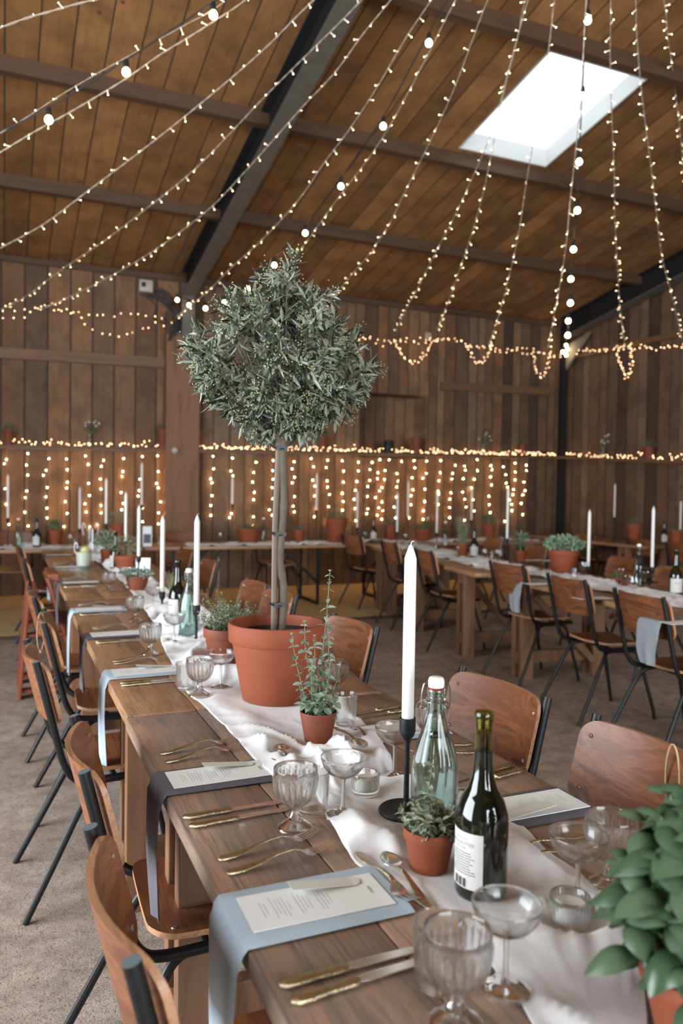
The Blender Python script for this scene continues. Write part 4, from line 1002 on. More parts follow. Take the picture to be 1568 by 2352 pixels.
def basil(t, r, h, rd):
    b = MB(); s = MB(); c0 = Vector((0, 0, h * .85))
    for i in range(34):
        a = i * 2.4; q = sqrt((i + .5) / 34); H = lerp(.245, .07, q ** 2.2) * rd.uniform(.9, 1.05); tip = c0 + Vector((cos(a) * q * .105, sin(a) * q * .105, H))
        s.tube([c0 + Vector((cos(a) * q * .04, sin(a) * q * .04, -.01)), c0.lerp(tip, .55) + Vector((0, 0, .01)), tip], [.0025, .002, .0015], 6)
        for k, (zz, sz) in enumerate(((0, .5), (-.012, .85), (-.045, 1.05), (-.085, 1.0))):
            if H + zz < .0: continue
            for sd in (0, pi):
                aa = a + k * pi / 2 + sd; p = tip + Vector((0, 0, zz)) - Vector((cos(a), sin(a), 0)) * (-zz * .25)
                d = Vector((cos(aa), sin(aa), rd.uniform(-.25, .3) + (.5 if k == 0 else 0))); L = .060 * sz * rd.uniform(.85, 1.15); W = L * .72
                # cupped leaf as a small grid
                dn2 = d.normalized(); x = dn2.cross(Vector((0, 0, 1))).normalized(); n = x.cross(dn2); vs = []; nu, nv = 7, 6
                for ii in range(nu + 1):
                    u = ii / nu; wid = W * .5 * sin(pi * min(1, u * .93 + .05)) ** .75 * (1.12 - .3 * u)
                    for jj in range(nv + 1):
                        v = jj / nv * 2 - 1; up = -.42 * L * u * u + .20 * L * sin(pi * u) - .42 * W * abs(v) ** 2 * sin(pi * u) + .05 * W * (1 - abs(v)) * -1
                        vs.append(p + dn2 * (u * L) + x * (v * wid) + n * up)
                w = nv + 1; b.add(vs, [(ii * w + jj, ii * w + jj + 1, (ii + 1) * w + jj + 1, (ii + 1) * w + jj) for ii in range(nu) for jj in range(nv)])
    s.build('stems', M['stemg'], t); b.build('foliage', M['basil'], t)
pot('potted_basil', 'large out-of-focus basil plant in a terracotta pot at the lower right corner', pb, .072, .088, basil, seed=5)

p = P(995, 1918, r=.045); swing_bottle('large clear aqua swing-top bottle behind the marjoram pot', p, 1.2)
p = P(1103, 2050, r=.045)
wine('dark wine bottle with a white back label in the foreground', p, radians(178), True, 56)
pcd = P(932, 1864, r=.06); candle('tall white candle in the foreground', (pcd.x, pcd.y, .765), (940, 1250), 1651, w=.0122, plate=.056)
G = M['glass']
g0 = goblet('clear ribbed goblet beside the foremost charcoal napkin', G); g0.scale = (1, 1, .93); g0.location = P(677, 1903, r=.035); g0['group'] = 'ribbed goblets on the left side of the long table'
gg = 'ribbed goblets on the left side of the long table'
dupt(g0, P(1046, 2352, r=.04), 0, 'large blurred ribbed goblet at the bottom edge', gg)
for q, lb in (((458, 1598), 'ribbed goblet left of the big olive pot'), ((345, 1503), 'ribbed goblet at the third pale napkin, in front of the dark wine bottle'), ((310, 1427), 'ribbed goblet at the fourth napkin before the small succulent pot'), ((250, 1358), 'ribbed goblet beyond the fifth napkin near the red-brown pots')):
    dupt(g0, P(*q, r=.03), .3, lb, gg)
g2 = 'ribbed goblets on the right side of the long table'
for q, lb in (((990, 1722), 'ribbed goblet seen through the swing-top bottle'), ((1400, 2035), 'ribbed goblet behind the basil leaves'), ((768, 1604), 'ribbed goblet half hidden behind the oregano')):
    dupt(g0, P(*q, r=.035), .5, lb, g2)
c0 = coupe('coupe glass in front of the ribbed tealight', G); c0.location = P(787, 1868, r=.035)
c0['group'] = 'coupe glasses on the long table'; gc = 'coupe glasses on the long table'
for q, lb in (((1160, 2272), 'blurred coupe glass at the foot of the wine bottle'), ((905, 1782), 'coupe glass just left of the candlestick'), ((1325, 2082), 'coupe glass between the wine bottle and the basil'),
              ((507, 1577), 'coupe glass against the foot of the thyme pot'), ((400, 1475), 'coupe glass in front of the far swing-top bottle'), ((352, 1400), 'coupe glass behind the fourth goblet'), ((290, 1345), 'coupe glass beside the small succulent pot')):
    dupt(c0, P(*q, r=.03), 0, lb, gc)
t0 = tumbler('plain tumbler tucked behind the foremost goblet', G); t0.location = P(718, 1866, r=.03); t0['group'] = 'tumblers on the long table'; gt = t0['group']
for q, lb in (((1003, 2262), 'blurred tumbler behind the goblet at the bottom edge'), ((427, 1582), 'plain tumbler left of the goblet by the olive pot'), ((792, 1664), 'plain tumbler right of the oregano pot'), ((500, 1462), 'tumbler beside the base of the far candlestick')):
    dupt(t0, P(*q, r=.03), 0, lb, gt)
p = P(838, 1822, r=.035); tl = tealight('ribbed glass tealight in the middle of the runner', p)
dupt(tl, P(1308, 2124, r=.035), 0, 'blurred ribbed tealight holder between coupe glass and basil')
for q in ((.60, 1.08, .035), (.60, 1.15, .035), (.60, 1.22, .035), (.65, 1.82, .035), (.655, 1.75, .03), (.93, 1.93, .04)): FLAT.append(q)
# runner, now that the standing spots are known
Lp = [(1250, 2420), (1215, 2352), (1185, 2280), (1100, 2190), (1010, 2110), (905, 2043), (850, 2008), (790, 1960), (752, 1900), (742, 1850), (700, 1812), (625, 1795), (575, 1740), (535, 1692), (485, 1640), (430, 1590), (400, 1540), (372, 1480), (345, 1425), (320, 1385), (280, 1335), (235, 1302), (205, 1284), (185, 1268)]
Rp = [(1490, 2420), (1486, 2340), (1470, 2220), (1410, 2085), (1330, 2008), (1245, 1950), (1190, 1890), (1080, 1830), (905, 1795), (893, 1745), (850, 1672), (795, 1640), (740, 1600)]
LW = sorted([(at(*q, .762).x, at(*q, .762).y) for q in Lp], key=lambda a: a[1]); RWd = sorted([(at(*q, .762).x, at(*q, .762).y) for q in Rp], key=lambda a: a[1])
RWd += [(.93, 2.5), (.98, 3.0), (.93, 3.6), (1.0, 4.2), (.95, 5.2), (1.0, 6.4), (.95, 8.3)]
runner('table_runner', 'long crumpled white gauze runner down the middle of the long table', LW, RWd, .42, 8.3, 560, 56, .036, seed=2.3)

# ---------------------------------------------------------------- place settings on the left
card0 = None
def seat_left(k, y, m, lb, full=True, w=.155, hang=.24):
    global card0
    p = napkin('%s folded napkin hanging over the left table edge' % lb if k != 3 else lb, m, X0 + (.012 if y > 2.3 else 0) + (.014 if y > 5 else 0), y, .27, w, hang, 1, 0.0, 'folded napkins hanging along the left edge', k * 1.7)
    x = p.location.x
    lc = 'menu card on the ' + lb.lower() + ' napkin'
    if card0 is None: card0 = menu_card(lc, (x + .135, y - .002, .7680), -.02)
    else:
        c = menu_card(lc, (x + .135, y, .7680), 0.01, detail=k < 4, nametag=k < 5)
napl = [(1.137, 'bluecloth', 'foremost pale blue', .165, .33), (1.73, 'greycloth', 'foremost charcoal', .15, .25), (2.805, 'bluecloth', 'second pale blue', .155, .27), (3.555, 'greycloth', 'second charcoal', .155, .20),
        (4.31, 'bluecloth', 'third pale blue', .17, .30), (5.53, 'greycloth', 'third charcoal', .17, .24), (6.62, 'bluecloth', 'fourth pale blue', .19, .22), (7.75, 'greycloth', 'farthest charcoal', .18, .05)]
for k, (y, m, lb, w, hg) in enumerate(napl): seat_left(k if k != 3 else 33, y, M[m], lb, w=w, hang=hg)
def cut(kind, a, b, label):
    pa = at(*a, .7625); pb2 = at(*b, .766); rz = math.atan2(pb2.y - pa.y, pb2.x - pa.x); return kind(label, (pa.x, pa.y, .7612), rz)
f0 = cut(fork, (503, 1976), (735, 1912), 'outer fork beyond the foremost pale blue napkin'); f0['group'] = 'forks on the long table'
k0 = cut(knife, (640, 2268), (960, 2174), 'outer knife on the near side of the foremost pale blue napkin'); k0['group'] = 'knives on the long table'
s0 = cut(spoon, (988, 2096), (862, 1945), 'dessert spoon at the head of the foremost pale blue napkin'); s0['group'] = 'dessert spoons on the long table'; s0.location.z = .7655
def cp(o, a, b, label, z=None):
    pa = at(*a, .7625); pb2 = at(*b, .766); return dupt(o, (pa.x, pa.y, z or .7612), math.atan2(pb2.y - pa.y, pb2.x - pa.x), label)
cp(f0, (522, 2008), (770, 1942), 'inner fork right beside the foremost pale blue napkin')
cp(f0, (368, 1733), (537, 1698), 'outer fork beyond the foremost charcoal napkin'); cp(f0, (380, 1752), (567, 1710), 'inner fork beside the foremost charcoal napkin')
cp(k0, (667, 2306), (985, 2196), 'inner knife nearest the camera at the bottom edge')
cp(k0, (420, 1881), (645, 1838), 'farther knife between the charcoal napkin and the goblet'); cp(k0, (434, 1901), (652, 1856), 'nearer knife between the charcoal napkin and the foremost fork')
cp(f0, (818, 1966), (955, 2092), 'dessert fork lying under the spoon by the marjoram pot', .766)
cp(s0, (672, 1782), (640, 1705), 'dessert spoon at the head of the foremost charcoal napkin', .766); cp(f0, (606, 1733), (690, 1830), 'dessert fork mostly hidden behind the foremost goblet', .766)
names = {2: 'second pale blue', 3: 'second charcoal', 4: 'third pale blue', 5: 'third charcoal', 6: 'fourth pale blue'}
for k in range(2, 7):
    y = napl[k][0]; x = X0 + .025; nm = names[k]; st = 1 if k < 5 else 1.3
    for j, (dy, w) in enumerate(((.165 * st, 'inner'), (.205 * st, 'outer'))): dupt(f0, (x + .03, y + dy, .7612), .05 - j * .04, '%s fork on the far side of the %s napkin' % (w, nm))
    for j, (dy, w) in enumerate(((-.145 * st, 'inner'), (-.175 * st, 'outer'))): dupt(k0, (x + .01, y + dy, .7612), .03 + j * .03, '%s knife on the near side of the %s napkin' % (w, nm))
# right side
def seat_right(y, m, lb, xe=1.135, w=.15, d=.25, title=True):
    napkin(lb + ' folded napkin lying flat on the right side of the table', m, xe, y, d, w, 0, -1, 0, 'folded napkins lying along the right side', 3)
    menu_card('menu card on the ' + lb.lower() + ' flat napkin', (xe - .122, y, .7680), pi, detail=True, tagside=1)
ra = at(1250, 1852, .765)
seat_right(1.325, M['greycloth'], 'charcoal', 1.13, .155, .26); seat_right(1.885, M['bluecloth'], 'pale blue', 1.12, .15, .24); seat_right(2.75, M['greycloth'], 'second charcoal', 1.12, .15, .24)
cp(k0, (1180, 1757), (1045, 1790), 'farther knife right of the wine bottle'); cp(k0, (1206, 1768), (1055, 1806), 'nearer knife right of the wine bottle')
cp(k0, (925, 1622), (808, 1640), 'farther knife behind the candle, right of the oregano'); cp(k0, (955, 1628), (815, 1648), 'nearer knife behind the candle, right of the oregano')
cp(f0, (1085, 1708), (985, 1722), 'farther fork behind the swing-top bottle'); cp(f0, (1098, 1726), (990, 1742), 'nearer fork behind the swing-top bottle')
cp(f0, (1345, 1925), (1212, 1950), 'fork beside the flat charcoal napkin, tines towards the bottle'); cp(f0, (1352, 1948), (1232, 1975), 'second fork beside the flat charcoal napkin')
cp(f0, (862, 1722), (797, 1662), 'dessert fork on the runner edge right of the oregano', .766); cp(s0, (768, 1676), (838, 1724), 'dessert spoon on the runner right of the oregano', .766)

# ---------------------------------------------------------------- things farther down the long table
def shrub(n, rad, hgt, L, W, m, st=14): return bush(n, rad, hgt, L, W, m, .0, st)
def putpot(px, py, rim_row, rpx, plant, label, m='terra', rim=True, seed=1, name='potted_herb', z=.765, seg=28, ymax=None):
    p = at(px, py, z)
    if ymax and p.y > ymax: d = ray(px, py); p = CAMP + d * (ymax / d.y); p.z = z
    if p.x > 7.7: d = ray(px, py); p = CAMP + d * (7.7 / d.x); p.z = z
    dep = -(RW.transposed() @ (p - CAMP)).z; r = rpx * dep / 1800; h = max(.03, zat_at(p.x, p.y, px, rim_row) - z)
    return pot(name, label, p, r, h, plant, m, rim, seed=seed, seg=seg)
putpot(315, 1354, 1322, 27, bush(170, .10, .055, .028, .014, 'succ'), 'small dark pot of blue-green succulents in the long table row', 'terraold', False, 31, 'potted_succulent')
putpot(292, 1318, 1275, 30, shrub(420, .115, .17, .020, .006, 'thyme'), 'round dark shrub in a wide terracotta pot beside the postcard', 'terra', True, 32)
putpot(245, 1298, 1262, 15, shrub(420, .095, .19, .018, .012, 'pale'), 'pale fluffy herb in a terracotta pot left of the far wine bottle', 'terra', False, 33)
putpot(396, 1402, 1368, 11, spikes(34, .16, .05, .012, .005, 'thyme', 9), 'little white-flowering thyme pot behind the far wine bottle', 'terra', False, 34)
putpot(272, 1256, 1202, 17, shrub(300, .12, .19, .022, .008, 'thyme'), 'dark shrub in a bright terracotta pot near the end of the long table', 'terra', True, 35)
w = wine('tall dark wine bottle midway down the long table', at(407, 1427), radians(200)); w['group'] = 'wine bottles on the tables'
w2 = dupt(w, at(265, 1308), radians(180), 'wine bottle beside the pale fluffy herb pot', 'wine bottles on the tables')
swing_bottle('aqua swing-top bottle right of the midway wine bottle', at(433, 1465), .6, True, 30, True)
for (bx, by), tip, sy, lb in (((450, 1474), (457, 1183), 1391, 'white candle right of the midway aqua bottle'), ((372, 1400), (376, 1185), 1360, 'white candle behind the flowering thyme, second from the aqua bottle'),
                              ((318, 1340), (320, 1160), 1278, 'white candle rising behind the postcard'), ((288, 1310), (290, 1130), 1243, 'white candle in front of the dark shrubs'),
                              ((243, 1278), (244, 1098), 1203, 'tall white candle above the pale fluffy herb')):
    p = at(bx, by); candle(lb, (p.x, p.y, .765), tip, sy, w=.0115)
# postcard stand
p = at(328, 1322); t = thing('postcard', 'small blue-sky postcard standing upright between the pots', 'postcard', p, -.35)
b = MB(); b.rbox((0, 0, .065), (.105, .004, .13), .0008, 0, Euler((-.12, 0, 0)).to_matrix()); b.box((0, -.0027, .052), (.097, .0006, .082), 1, Euler((-.12, 0, 0)).to_matrix()); b.build('card', [M['paper'], simple('printed_blue_sky', (.12, .30, .42), .6, 0, .15, 8)], t, smooth=False)
b = MB()
for i, (x, hh3) in enumerate(((-.03, .03), (-.018, .045), (-.004, .028), (.012, .04), (.028, .022))): b.box((x, -.0022 - .0012 * 1, .012 + hh3 / 2), (.009, .0005, hh3), 0, Euler((-.12, 0, 0)).to_matrix())
b.build('printed_tower', M['terra'], t, smooth=False)
p = aty(338, 1222, 8.75); t = thing('menu_holder', 'upright white and violet card on the head table', 'card', (p.x, 8.75, .761), 0)
b = MB(); b.rbox((0, 0, .11), (.10, .004, .22), .0008); b.box((0, -.0026, .085), (.08, .0005, .10), 1); b.build('card', [M['paper'], simple('violet_print', (.13, .10, .18), .7)], t, smooth=False)
# glass jars of cloudy lemonade with wire handles
def jar(px, py, lb, k=1.0, full=True, top=1253):
    p = at(px, py) if py > 1275 else Vector((aty(px, py, 7.7).x, 7.7, .765)); h = max(.12, zat_at(p.x, p.y, px, top) - p.z); t = thing('lemonade_jar', lb, 'jar', p, .2)
    MB().lathe([(0, 0), (.052, 0), (.058, .01), (.066, h), (.062, h), (.054, .012), (0, .01)], 28).build('glass_jar', M['thin'], t)
    if full: MB().lathe([(0, .012), (.053, .012), (.060, h * .86), (0, h * .86)], 28).build('lemonade', M['cloudy'], t); MB().sphere((.01, -.01, h * .95), .035, 12, 8, sc=(1, .5, .9)).build('lemon_slice', M['lemon'], t)
    for s in (-1, 1):
        b = MB(); b.tube(spline([(s * .062, 0, h * .75), (s * .075, 0, h + .01), (s * .07, 0, h + .05), (s * .055, 0, h + .055), (s * .05, 0, h + .01)], 4), .0035, 6); b.build('handle', M['ceramic'], t)
    return t
jar(192, 1302, 'jar of cloudy lemonade with a lemon slice on the long table', top=1262); jar(207, 1262, 'empty glass jar with loop handles behind the lemonade', full=False, top=1215)
GT = M['thin']
gf = goblet('little ribbed glass on the head table by the potted herb', GT, 24, aty(160, 1240, 8.8)); gf.location = (aty(160, 1240, 8.8).x, 8.8, .765)
gfr = 'glasses on the far tables'; gf['group'] = gfr
cf = coupe('coupe glass on the right-hand table before the clear bottle', GT, 20, at(1440, 1365)); cf['group'] = gfr
tf = tumbler('short tumbler at the left foot of the big pale-leaved pot, beside its candle', GT, 20, at(1318, 1330)); tf['group'] = gfr

# ---------------------------------------------------------------- head table and right-hand tables
def yx(px, y): return aty(px, 1200, y).x
def onrow(px, y, z=.765): return Vector((yx(px, y), y, z))
rn = lambda name, label, x0, x1, yc, w, seed, z=.762: None
def hrunner(label, x0, x1, yc, w, seed):
    b = MB(); nx, ns = int((x1 - x0) * 26), 12; vs = []
    for i in range(nx + 1):
        x = lerp(x0, x1, i / nx)
        for j in range(ns + 1):
            s = j / ns; y = yc + w * (s - .5) + .03 * noise.noise(Vector((x * 3, s * 2, seed)))
            h = .05 * (1 - abs(sin(noise.noise(Vector((x * 2.1, y * 3, seed))) * 6 + x * 6))) ** 2 * (.3 + max(0, noise.noise(Vector((x * 2, 7, seed))) + .3))
            vs.append((x, y, .763 + h))
    q = ns + 1; b.add(vs, [(i * q + j, (i + 1) * q + j, (i + 1) * q + j + 1, i * q + j + 1) for i in range(nx) for j in range(ns)])
    o = b.build('table_runner', M['cloth'], ang=180); md = o.modifiers.new('t', 'SOLIDIFY'); md.thickness = .002; tag(o, label, 'table runner')
hrunner('rumpled white cloth along the left head table', -.9, 1.15, 8.78, .34, 1.0)
hrunner('rumpled white cloth along the middle head table', 1.9, 3.88, 8.84, .36, 2.0)
hrunner('rumpled white cloth along the right head table', 3.95, 6.8, 8.95, .36, 3.0)
def rrunner(label, a, d, L, off, w, seed):
    r = Vector((d.y, -d.x, 0)); b = MB(); n, ns = int(L * 60), 16; vs = []
    for i in range(n + 1):
        u = L * i / n
        for j in range(ns + 1):
            s = off + w * (j / ns - .5) + .035 * noise.noise(Vector((u * 2, j * .2, seed)))
            h = .032 * (1 - abs(sin(noise.noise(Vector((u * 2.1, s * 5, seed))) * 6 + u * 7 + s * 8))) ** 2
            p = Vector(a) + d * u + r * s; vs.append((p.x, p.y, .763 + h))
    q = ns + 1; b.add(vs, [(i * q + j, (i + 1) * q + j, (i + 1) * q + j + 1, i * q + j + 1) for i in range(n) for j in range(ns)])
    o = b.build('table_runner', M['cloth'], ang=180); md = o.modifiers.new('t', 'SOLIDIFY'); md.thickness = .002; tag(o, label, 'table runner')
rrunner('crumpled white cloth on the near right-hand table', a0 + dn * 2.8, -dn, 2.75, .42, .38, 4.0)
rrunner('crumpled white cloth on the right-hand table behind the foreground candle', a2 + fd * .08, fd, 3.1, .42, .40, 5.0)
putpot(127, 1246, 1218, 17, shrub(260, .07, .15, .024, .013, 'herb'), 'potted green herb on the head table right of the wine bottle', 'terra', True, 41, ymax=8.95)
putpot(571, 1238, 1213, 27, bush(260, .13, .07, .024, .012, 'herb'), 'wide shallow pot of low herbs on the head table', 'terra', True, 42, ymax=8.95)
putpot(687, 1232, 1217, 14, bush(120, .06, .06, .020, .010, 'herb'), 'tiny potted herb right of the olive trunk on the head table', 'terra', True, 43, ymax=9.0)
putpot(772, 1234, 1190, 25, shrub(360, .12, .15, .024, .007, 'herb'), 'tall terracotta pot with lavender-like herb on the head table', 'terra', True, 44, ymax=8.95)
putpot(897, 1230, 1205, 13, bush(150, .08, .07, .022, .010, 'herb'), 'small potted herb behind the thin candles of the right table', 'terra', True, 45, ymax=9.1)
putpot(970, 1243, 1215, 20, shrub(300, .085, .11, .022, .007, 'herb'), 'dark green rosemary pot on the far right-hand table', 'terra', True, 46)
putpot(1062, 1279, 1248, 14, spikes(26, .30, .05, .03, .016, 'oregano', 9), 'tall leafy mint in a terracotta pot beside a wine bottle', 'terra', True, 47)
putpot(1122, 1224, 1203, 15, shrub(170, .10, .19, .030, .018, 'herb'), 'potted herb beneath the curtain lights, left of the sage', 'terra', True, 48, ymax=9.2)
def sage(t, r, h, rd):
    b = MB()
    for i in range(56):
        a = i * 2.4; u = i / 56; p = Vector((0, 0, h + .02 + .11 * (1 - u))); b.leaf(p, (cos(a), sin(a), rd.uniform(.1, .9) + (1 - u) * .5), (0, 0, 1), rd.uniform(.09, .14), .022, .1, rd.uniform(.4, 1.1))
    MB().tube([(0, 0, h * .8), (0, 0, h + .13)], .006, 6).build('stems', M['stemg'], t); b.build('foliage', M['pale'], t, smooth=False)
putpot(1195, 1290, 1265, 13, sage, 'silvery long-leaved sage in a small terracotta pot', 'terra', True, 49)
putpot(1293, 1320, 1262, 35, shrub(1500, .155, .14, .022, .015, 'pale', 20), 'big terracotta pot of pale round-leaved herb on the right-hand table', 'terra', True, 50, seg=40)
putpot(1455, 1223, 1203, 17, shrub(160, .08, .13, .022, .006, 'herb'), 'wispy herb in a terracotta pot by the gable wall', 'terra', True, 51, ymax=9.3)
putpot(1415, 1338, 1326, 13, bush(90, .05, .035, .014, .008, 'herb'), 'tiny potted herb left of the clear bottle on the right-hand table', 'terra', False, 52)
putpot(1552, 1232, 1218, 15, bush(110, .08, .05, .022, .010, 'herb'), 'low potted herb at the right edge by the gable wall', 'terra', True, 53, ymax=8.6)
wg = 'wine bottles on the tables'
for q, y, lb in (((85, 1243), 8.80, 'wine bottle on the head table at the left'), ((858, 1230), 9.05, 'wine bottle on the head table right of the tall pot'), ((1088, 1281), None, 'wine bottle beside the tall mint pot'), ((1550, 1367), None, 'wine bottle at the right edge behind the nearest right-hand chair'), ((1525, 1242), 7.9, 'wine bottle on the gable-wall table')):
    loc = at(*q) if y is None else onrow(q[0], y); dupt(w, loc, radians(-120), lb, wg)
sb = swing_bottle('clear swing-top bottle on the far right-hand table, left of the mint', at(1022, 1257), 0, False, 24); sb['group'] = 'clear bottles on the far tables'
for q, y, lb in (((1465, 1347), None, 'clear swing-top bottle on the near right-hand table'), ((42, 1243), 8.85, 'clear bottle on the head table at the left edge'), ((605, 1236), 9.0, 'clear bottle on the head table left of the olive trunk'), ((982, 1232), 9.1, 'clear bottle behind the rosemary pot')):
    loc = at(*q) if y is None else onrow(q[0], y); dupt(sb, loc, .4, lb, 'clear bottles on the far tables')
for (bx, y), tip, sy, lb in (((18, 8.85), (18, 1090), 1190, 'white candle at the far left edge of the head table'), ((183, 8.9), (184, 1118), 1215, 'white candle on the head table by the drinking jars'), ((325, 8.9), (326, 1062), 1160, 'tallest white candle on the head table'),
                             ((533, 9.0), (531, 1096), 1158, 'small white candle on the head table left of the clear bottle'), ((726, 9.0), (728, 1086), 1172, 'white candle on the head table above the tiny pot'), ((820, 9.0), (820, 1127), 1212, 'white candle left of the head table wine bottle'),
                             ((912, 8.2), (917, 1131), 1222, 'leaning white candle, first on the far right-hand table'), ((936, 9.1), (936, 1105), 1186, 'thin white candle behind the first leaning one'), ((1003, 7.9), (1005, 1129), 1224, 'white candle between rosemary and clear bottle'),
                             ((1082, 9.1), (1083, 1117), 1195, 'white candle above the mint pot')):
    candle(lb, (yx(bx, y), y, .765), tip, sy, w=.0115)
for (bx, by), tip, sy, lb in (((1163, 1291), (1165, 1120), 1237, 'white candle left of the sage pot'), ((1350, 1328), (1358, 1171), 1301, 'white candle right of the big pale-leaved pot'), ((1496, 1338), (1512, 1163), 1303, 'white candle right of the clear bottle at the right')):
    p = at(bx, by); candle(lb, (p.x, p.y, .765), tip, sy, w=.0115)
p = Vector((7.35, 9.3, .765)); 
for px, tip, sy, y, lb in ((1410, (1411, 1111), 1188, 9.2, 'thin white candle high by the gable wall'), (1562, (1563, 1150), 1230, 7.8, 'white candle cut by the right edge by the gable wall')):
    x = min(aty(px, 1200, y).x, 7.82); d = ray(px, 1200); y = d.y * x / d.x; candle(lb, (x, y, .765), tip, sy, w=.0115)
# clusters of glasses
rd = random.Random(9)
def far(o, px, py, lb, y=None):
    loc = at(px, py) if y is None else onrow(px, y); dupt(o, loc, rd.uniform(0, 3), lb, gfr)
for i, (px, py) in enumerate(((1112, 1292), (1128, 1286), (1142, 1294), (1150, 1280))): far(tf if i % 2 else gf, px, py, ('front', 'second', 'third', 'rear')[i] + ' glass of the cluster right of the mint pot')
for px, py, o, lb in ((1340, 1328, gf, 'ribbed glass right of the big pale-leaved pot'), (1425, 1345, cf, 'coupe left of the clear bottle on the near right-hand table'), (1455, 1370, gf, 'ribbed glass in front of the clear bottle at the right'), (1482, 1352, cf, 'coupe beside the right-hand candle'),
                      (1000, 1262, tf, 'tumbler left of the far clear bottle'), (1050, 1285, cf, 'coupe in front of the mint pot'), (930, 1250, gf, 'ribbed glass between the two thin candles')): far(o, px, py, lb)
for px, y, o, lb in ((172, 8.8, tf, 'tumbler on the head table right of the herb pot'), (505, 9.0, gf, 'glass on the head table above the twine-looped chair'), (350, 8.8, gf, 'glass on the head table by the violet card'), (365, 8.9, tf, 'tumbler on the head table by the violet card'), (810, 8.9, tf, 'tumbler on the head table right of the tall pot'), (838, 9.0, gf, 'glass on the head table before the wine bottle')): far(o, px, 1240, lb, y)
# folded cards / napkins on the right-hand tables
fn = napkin('pale napkin on the right-hand table hanging behind the first chair', M['greyblue'], 0, 0, .25, .18, .2, 1, 0, 'napkins on the right-hand tables', 2)
pr = at(1188, 1335, .76); fn.location = (pr.x, pr.y, 0); fn.rotation_euler = (0, 0, -.12)
for i, (px, py) in enumerate(((1500, 1425),)):
    pr = at(px, py, .76); dupt(fn, (pr.x - .02, pr.y, 0), -.12, ('nearest', 'second', 'third', 'farthest')[i] + ' pale napkin along the aisle edge of the right-hand tables', 'napkins on the right-hand tables')
for i, (px, py) in enumerate(((1535, 1432), (1215, 1342), (1330, 1375), (1095, 1304), (1205, 1287), (1250, 1288), (1020, 1288))):
    pr = at(px, py, .768); 
    c = menu_card(('white card on the right-hand table at the right edge', 'white card behind the first right-hand chair', 'white card behind the second right-hand chair', 'white card at the table corner behind the candle', 'white card beside the sage pot', 'white card left of the big pale pot', 'white card before the far clear bottle')[i], (pr.x + .1, pr.y, .768), -.12, detail=False, nametag=False, group='white cards on the right-hand tables')

# ---------------------------------------------------------------- wall shelf things
def shelfpot(px, py, rpx, seed, lb, hrow=None, plant='herb', side=0):
    if side: x = 8.36; d = ray(px, py); y = d.y * x / d.x; z = lerp(zg0, zg1, (YW - y) / 2.5) + .023
    else: y = YW - .08; x = aty(px, py, y).x; z = ZS(x) + .003
    dep = -(RW.transposed() @ (Vector((x, y, z)) - CAMP)).z; r = rpx * dep / 1800
    pot('potted_herb', lb, (x, y, z), min(r, .075), max(.06, zat_at(x, y, px, hrow or py - 25) - z), bush(110, min(.11, r * 1.2), .12, .028, .007, plant), 'terraold', True, seed=seed, seg=20, group=None)
for px, py, r, hr, lb in ((20, 1008, 12, 988, 'potted herb on the wall shelf at the left edge'), (373, 1018, 16, 986, 'left potted herb on the shelf by the clad post'), (455, 1018, 15, 992, 'right potted herb on the shelf by the clad post'), (741, 1025, 11, 1003, 'potted herb on the shelf half behind the olive tree'),
                          (956, 1030, 14, 1007, 'potted herb on the shelf inside the wall recess'), (1200, 1036, 9, 1020, 'potted herb on the shelf near the corner')): shelfpot(px, py, r, int(px), lb, hr)
shelfpot(1489, 1045, 14, 77, 'potted herb on the gable wall shelf', 1027, side=1)
def flowers(px, py, lb, side=0, seed=1):
    if side: x = 8.36; d = ray(px, py); y = d.y * x / d.x; z = lerp(zg0, zg1, (YW - y) / 2.5) + .023
    else: y = YW - .08; x = aty(px, py, y).x; z = ZS(x) + .003
    t = thing('flower_jar', lb, 'vase', (x, y, z)); rd = random.Random(seed)
    MB().lathe([(0, 0), (.04, 0), (.044, .01), (.044, .10), (.03, .125), (.03, .15), (.028, .15), (.028, .126), (.042, .10), (.042, .012), (0, .01)], 18).build('glass_jar', M['thin'], t)
    s = MB(); f = MB(); l = MB()
    for i in range(11):
        a = rd.uniform(0, 6.3); q = rd.uniform(.03, .14); tip = Vector((cos(a) * q, sin(a) * q * .4 - .01, rd.uniform(.22, .36))); s.tube([(0, 0, .03), (cos(a) * .015, 0, .15), tip], .002, 5)
        for k in range(5): l.leaf(Vector((0, 0, .15)).lerp(tip, rd.uniform(.2, .9)), rdir(rd), rdir(rd), .04, .018)
        if i < 8: f.sphere(tip, .016, 7, 5, sc=(1, 1, .7))
    s.build('stems', M['stemg'], t); l.build('foliage', M['herb'], t, smooth=False); f.build('blossom', M['flower'], t)
flowers(205, 1014, 'glass jar of white flowers on the left shelf', seed=1); flowers(1109, 1034, 'glass jar of white flowers on the shelf left of the corner', seed=2); flowers(1384, 1044, 'glass jar of wild flowers on the gable shelf', 1, 3)
x = aty(893, 1030, YW - .08).x; b = MB(); b.rbox((0, 0, .09), (.13, .10, .18), .008); b.lathe([(.04, 0), (.035, .01), (0, .01)], 20); o = b.build('small_speaker', M['speaker'], loc=(x, YW - .08, ZS(x) + .003)); tag(o, 'small black box speaker on the wall shelf', 'speaker')
x = aty(1252, 1030, YW - .08).x; t = thing('sunglasses_cup', 'small black bowl on the shelf near the corner', 'bowl', (x, YW - .08, ZS(x) + .003)); MB().lathe([(0, 0), (.03, 0), (.06, .07), (.055, .07), (.028, .006), (0, .006)], 20).build('bowl', M['iron'], t)
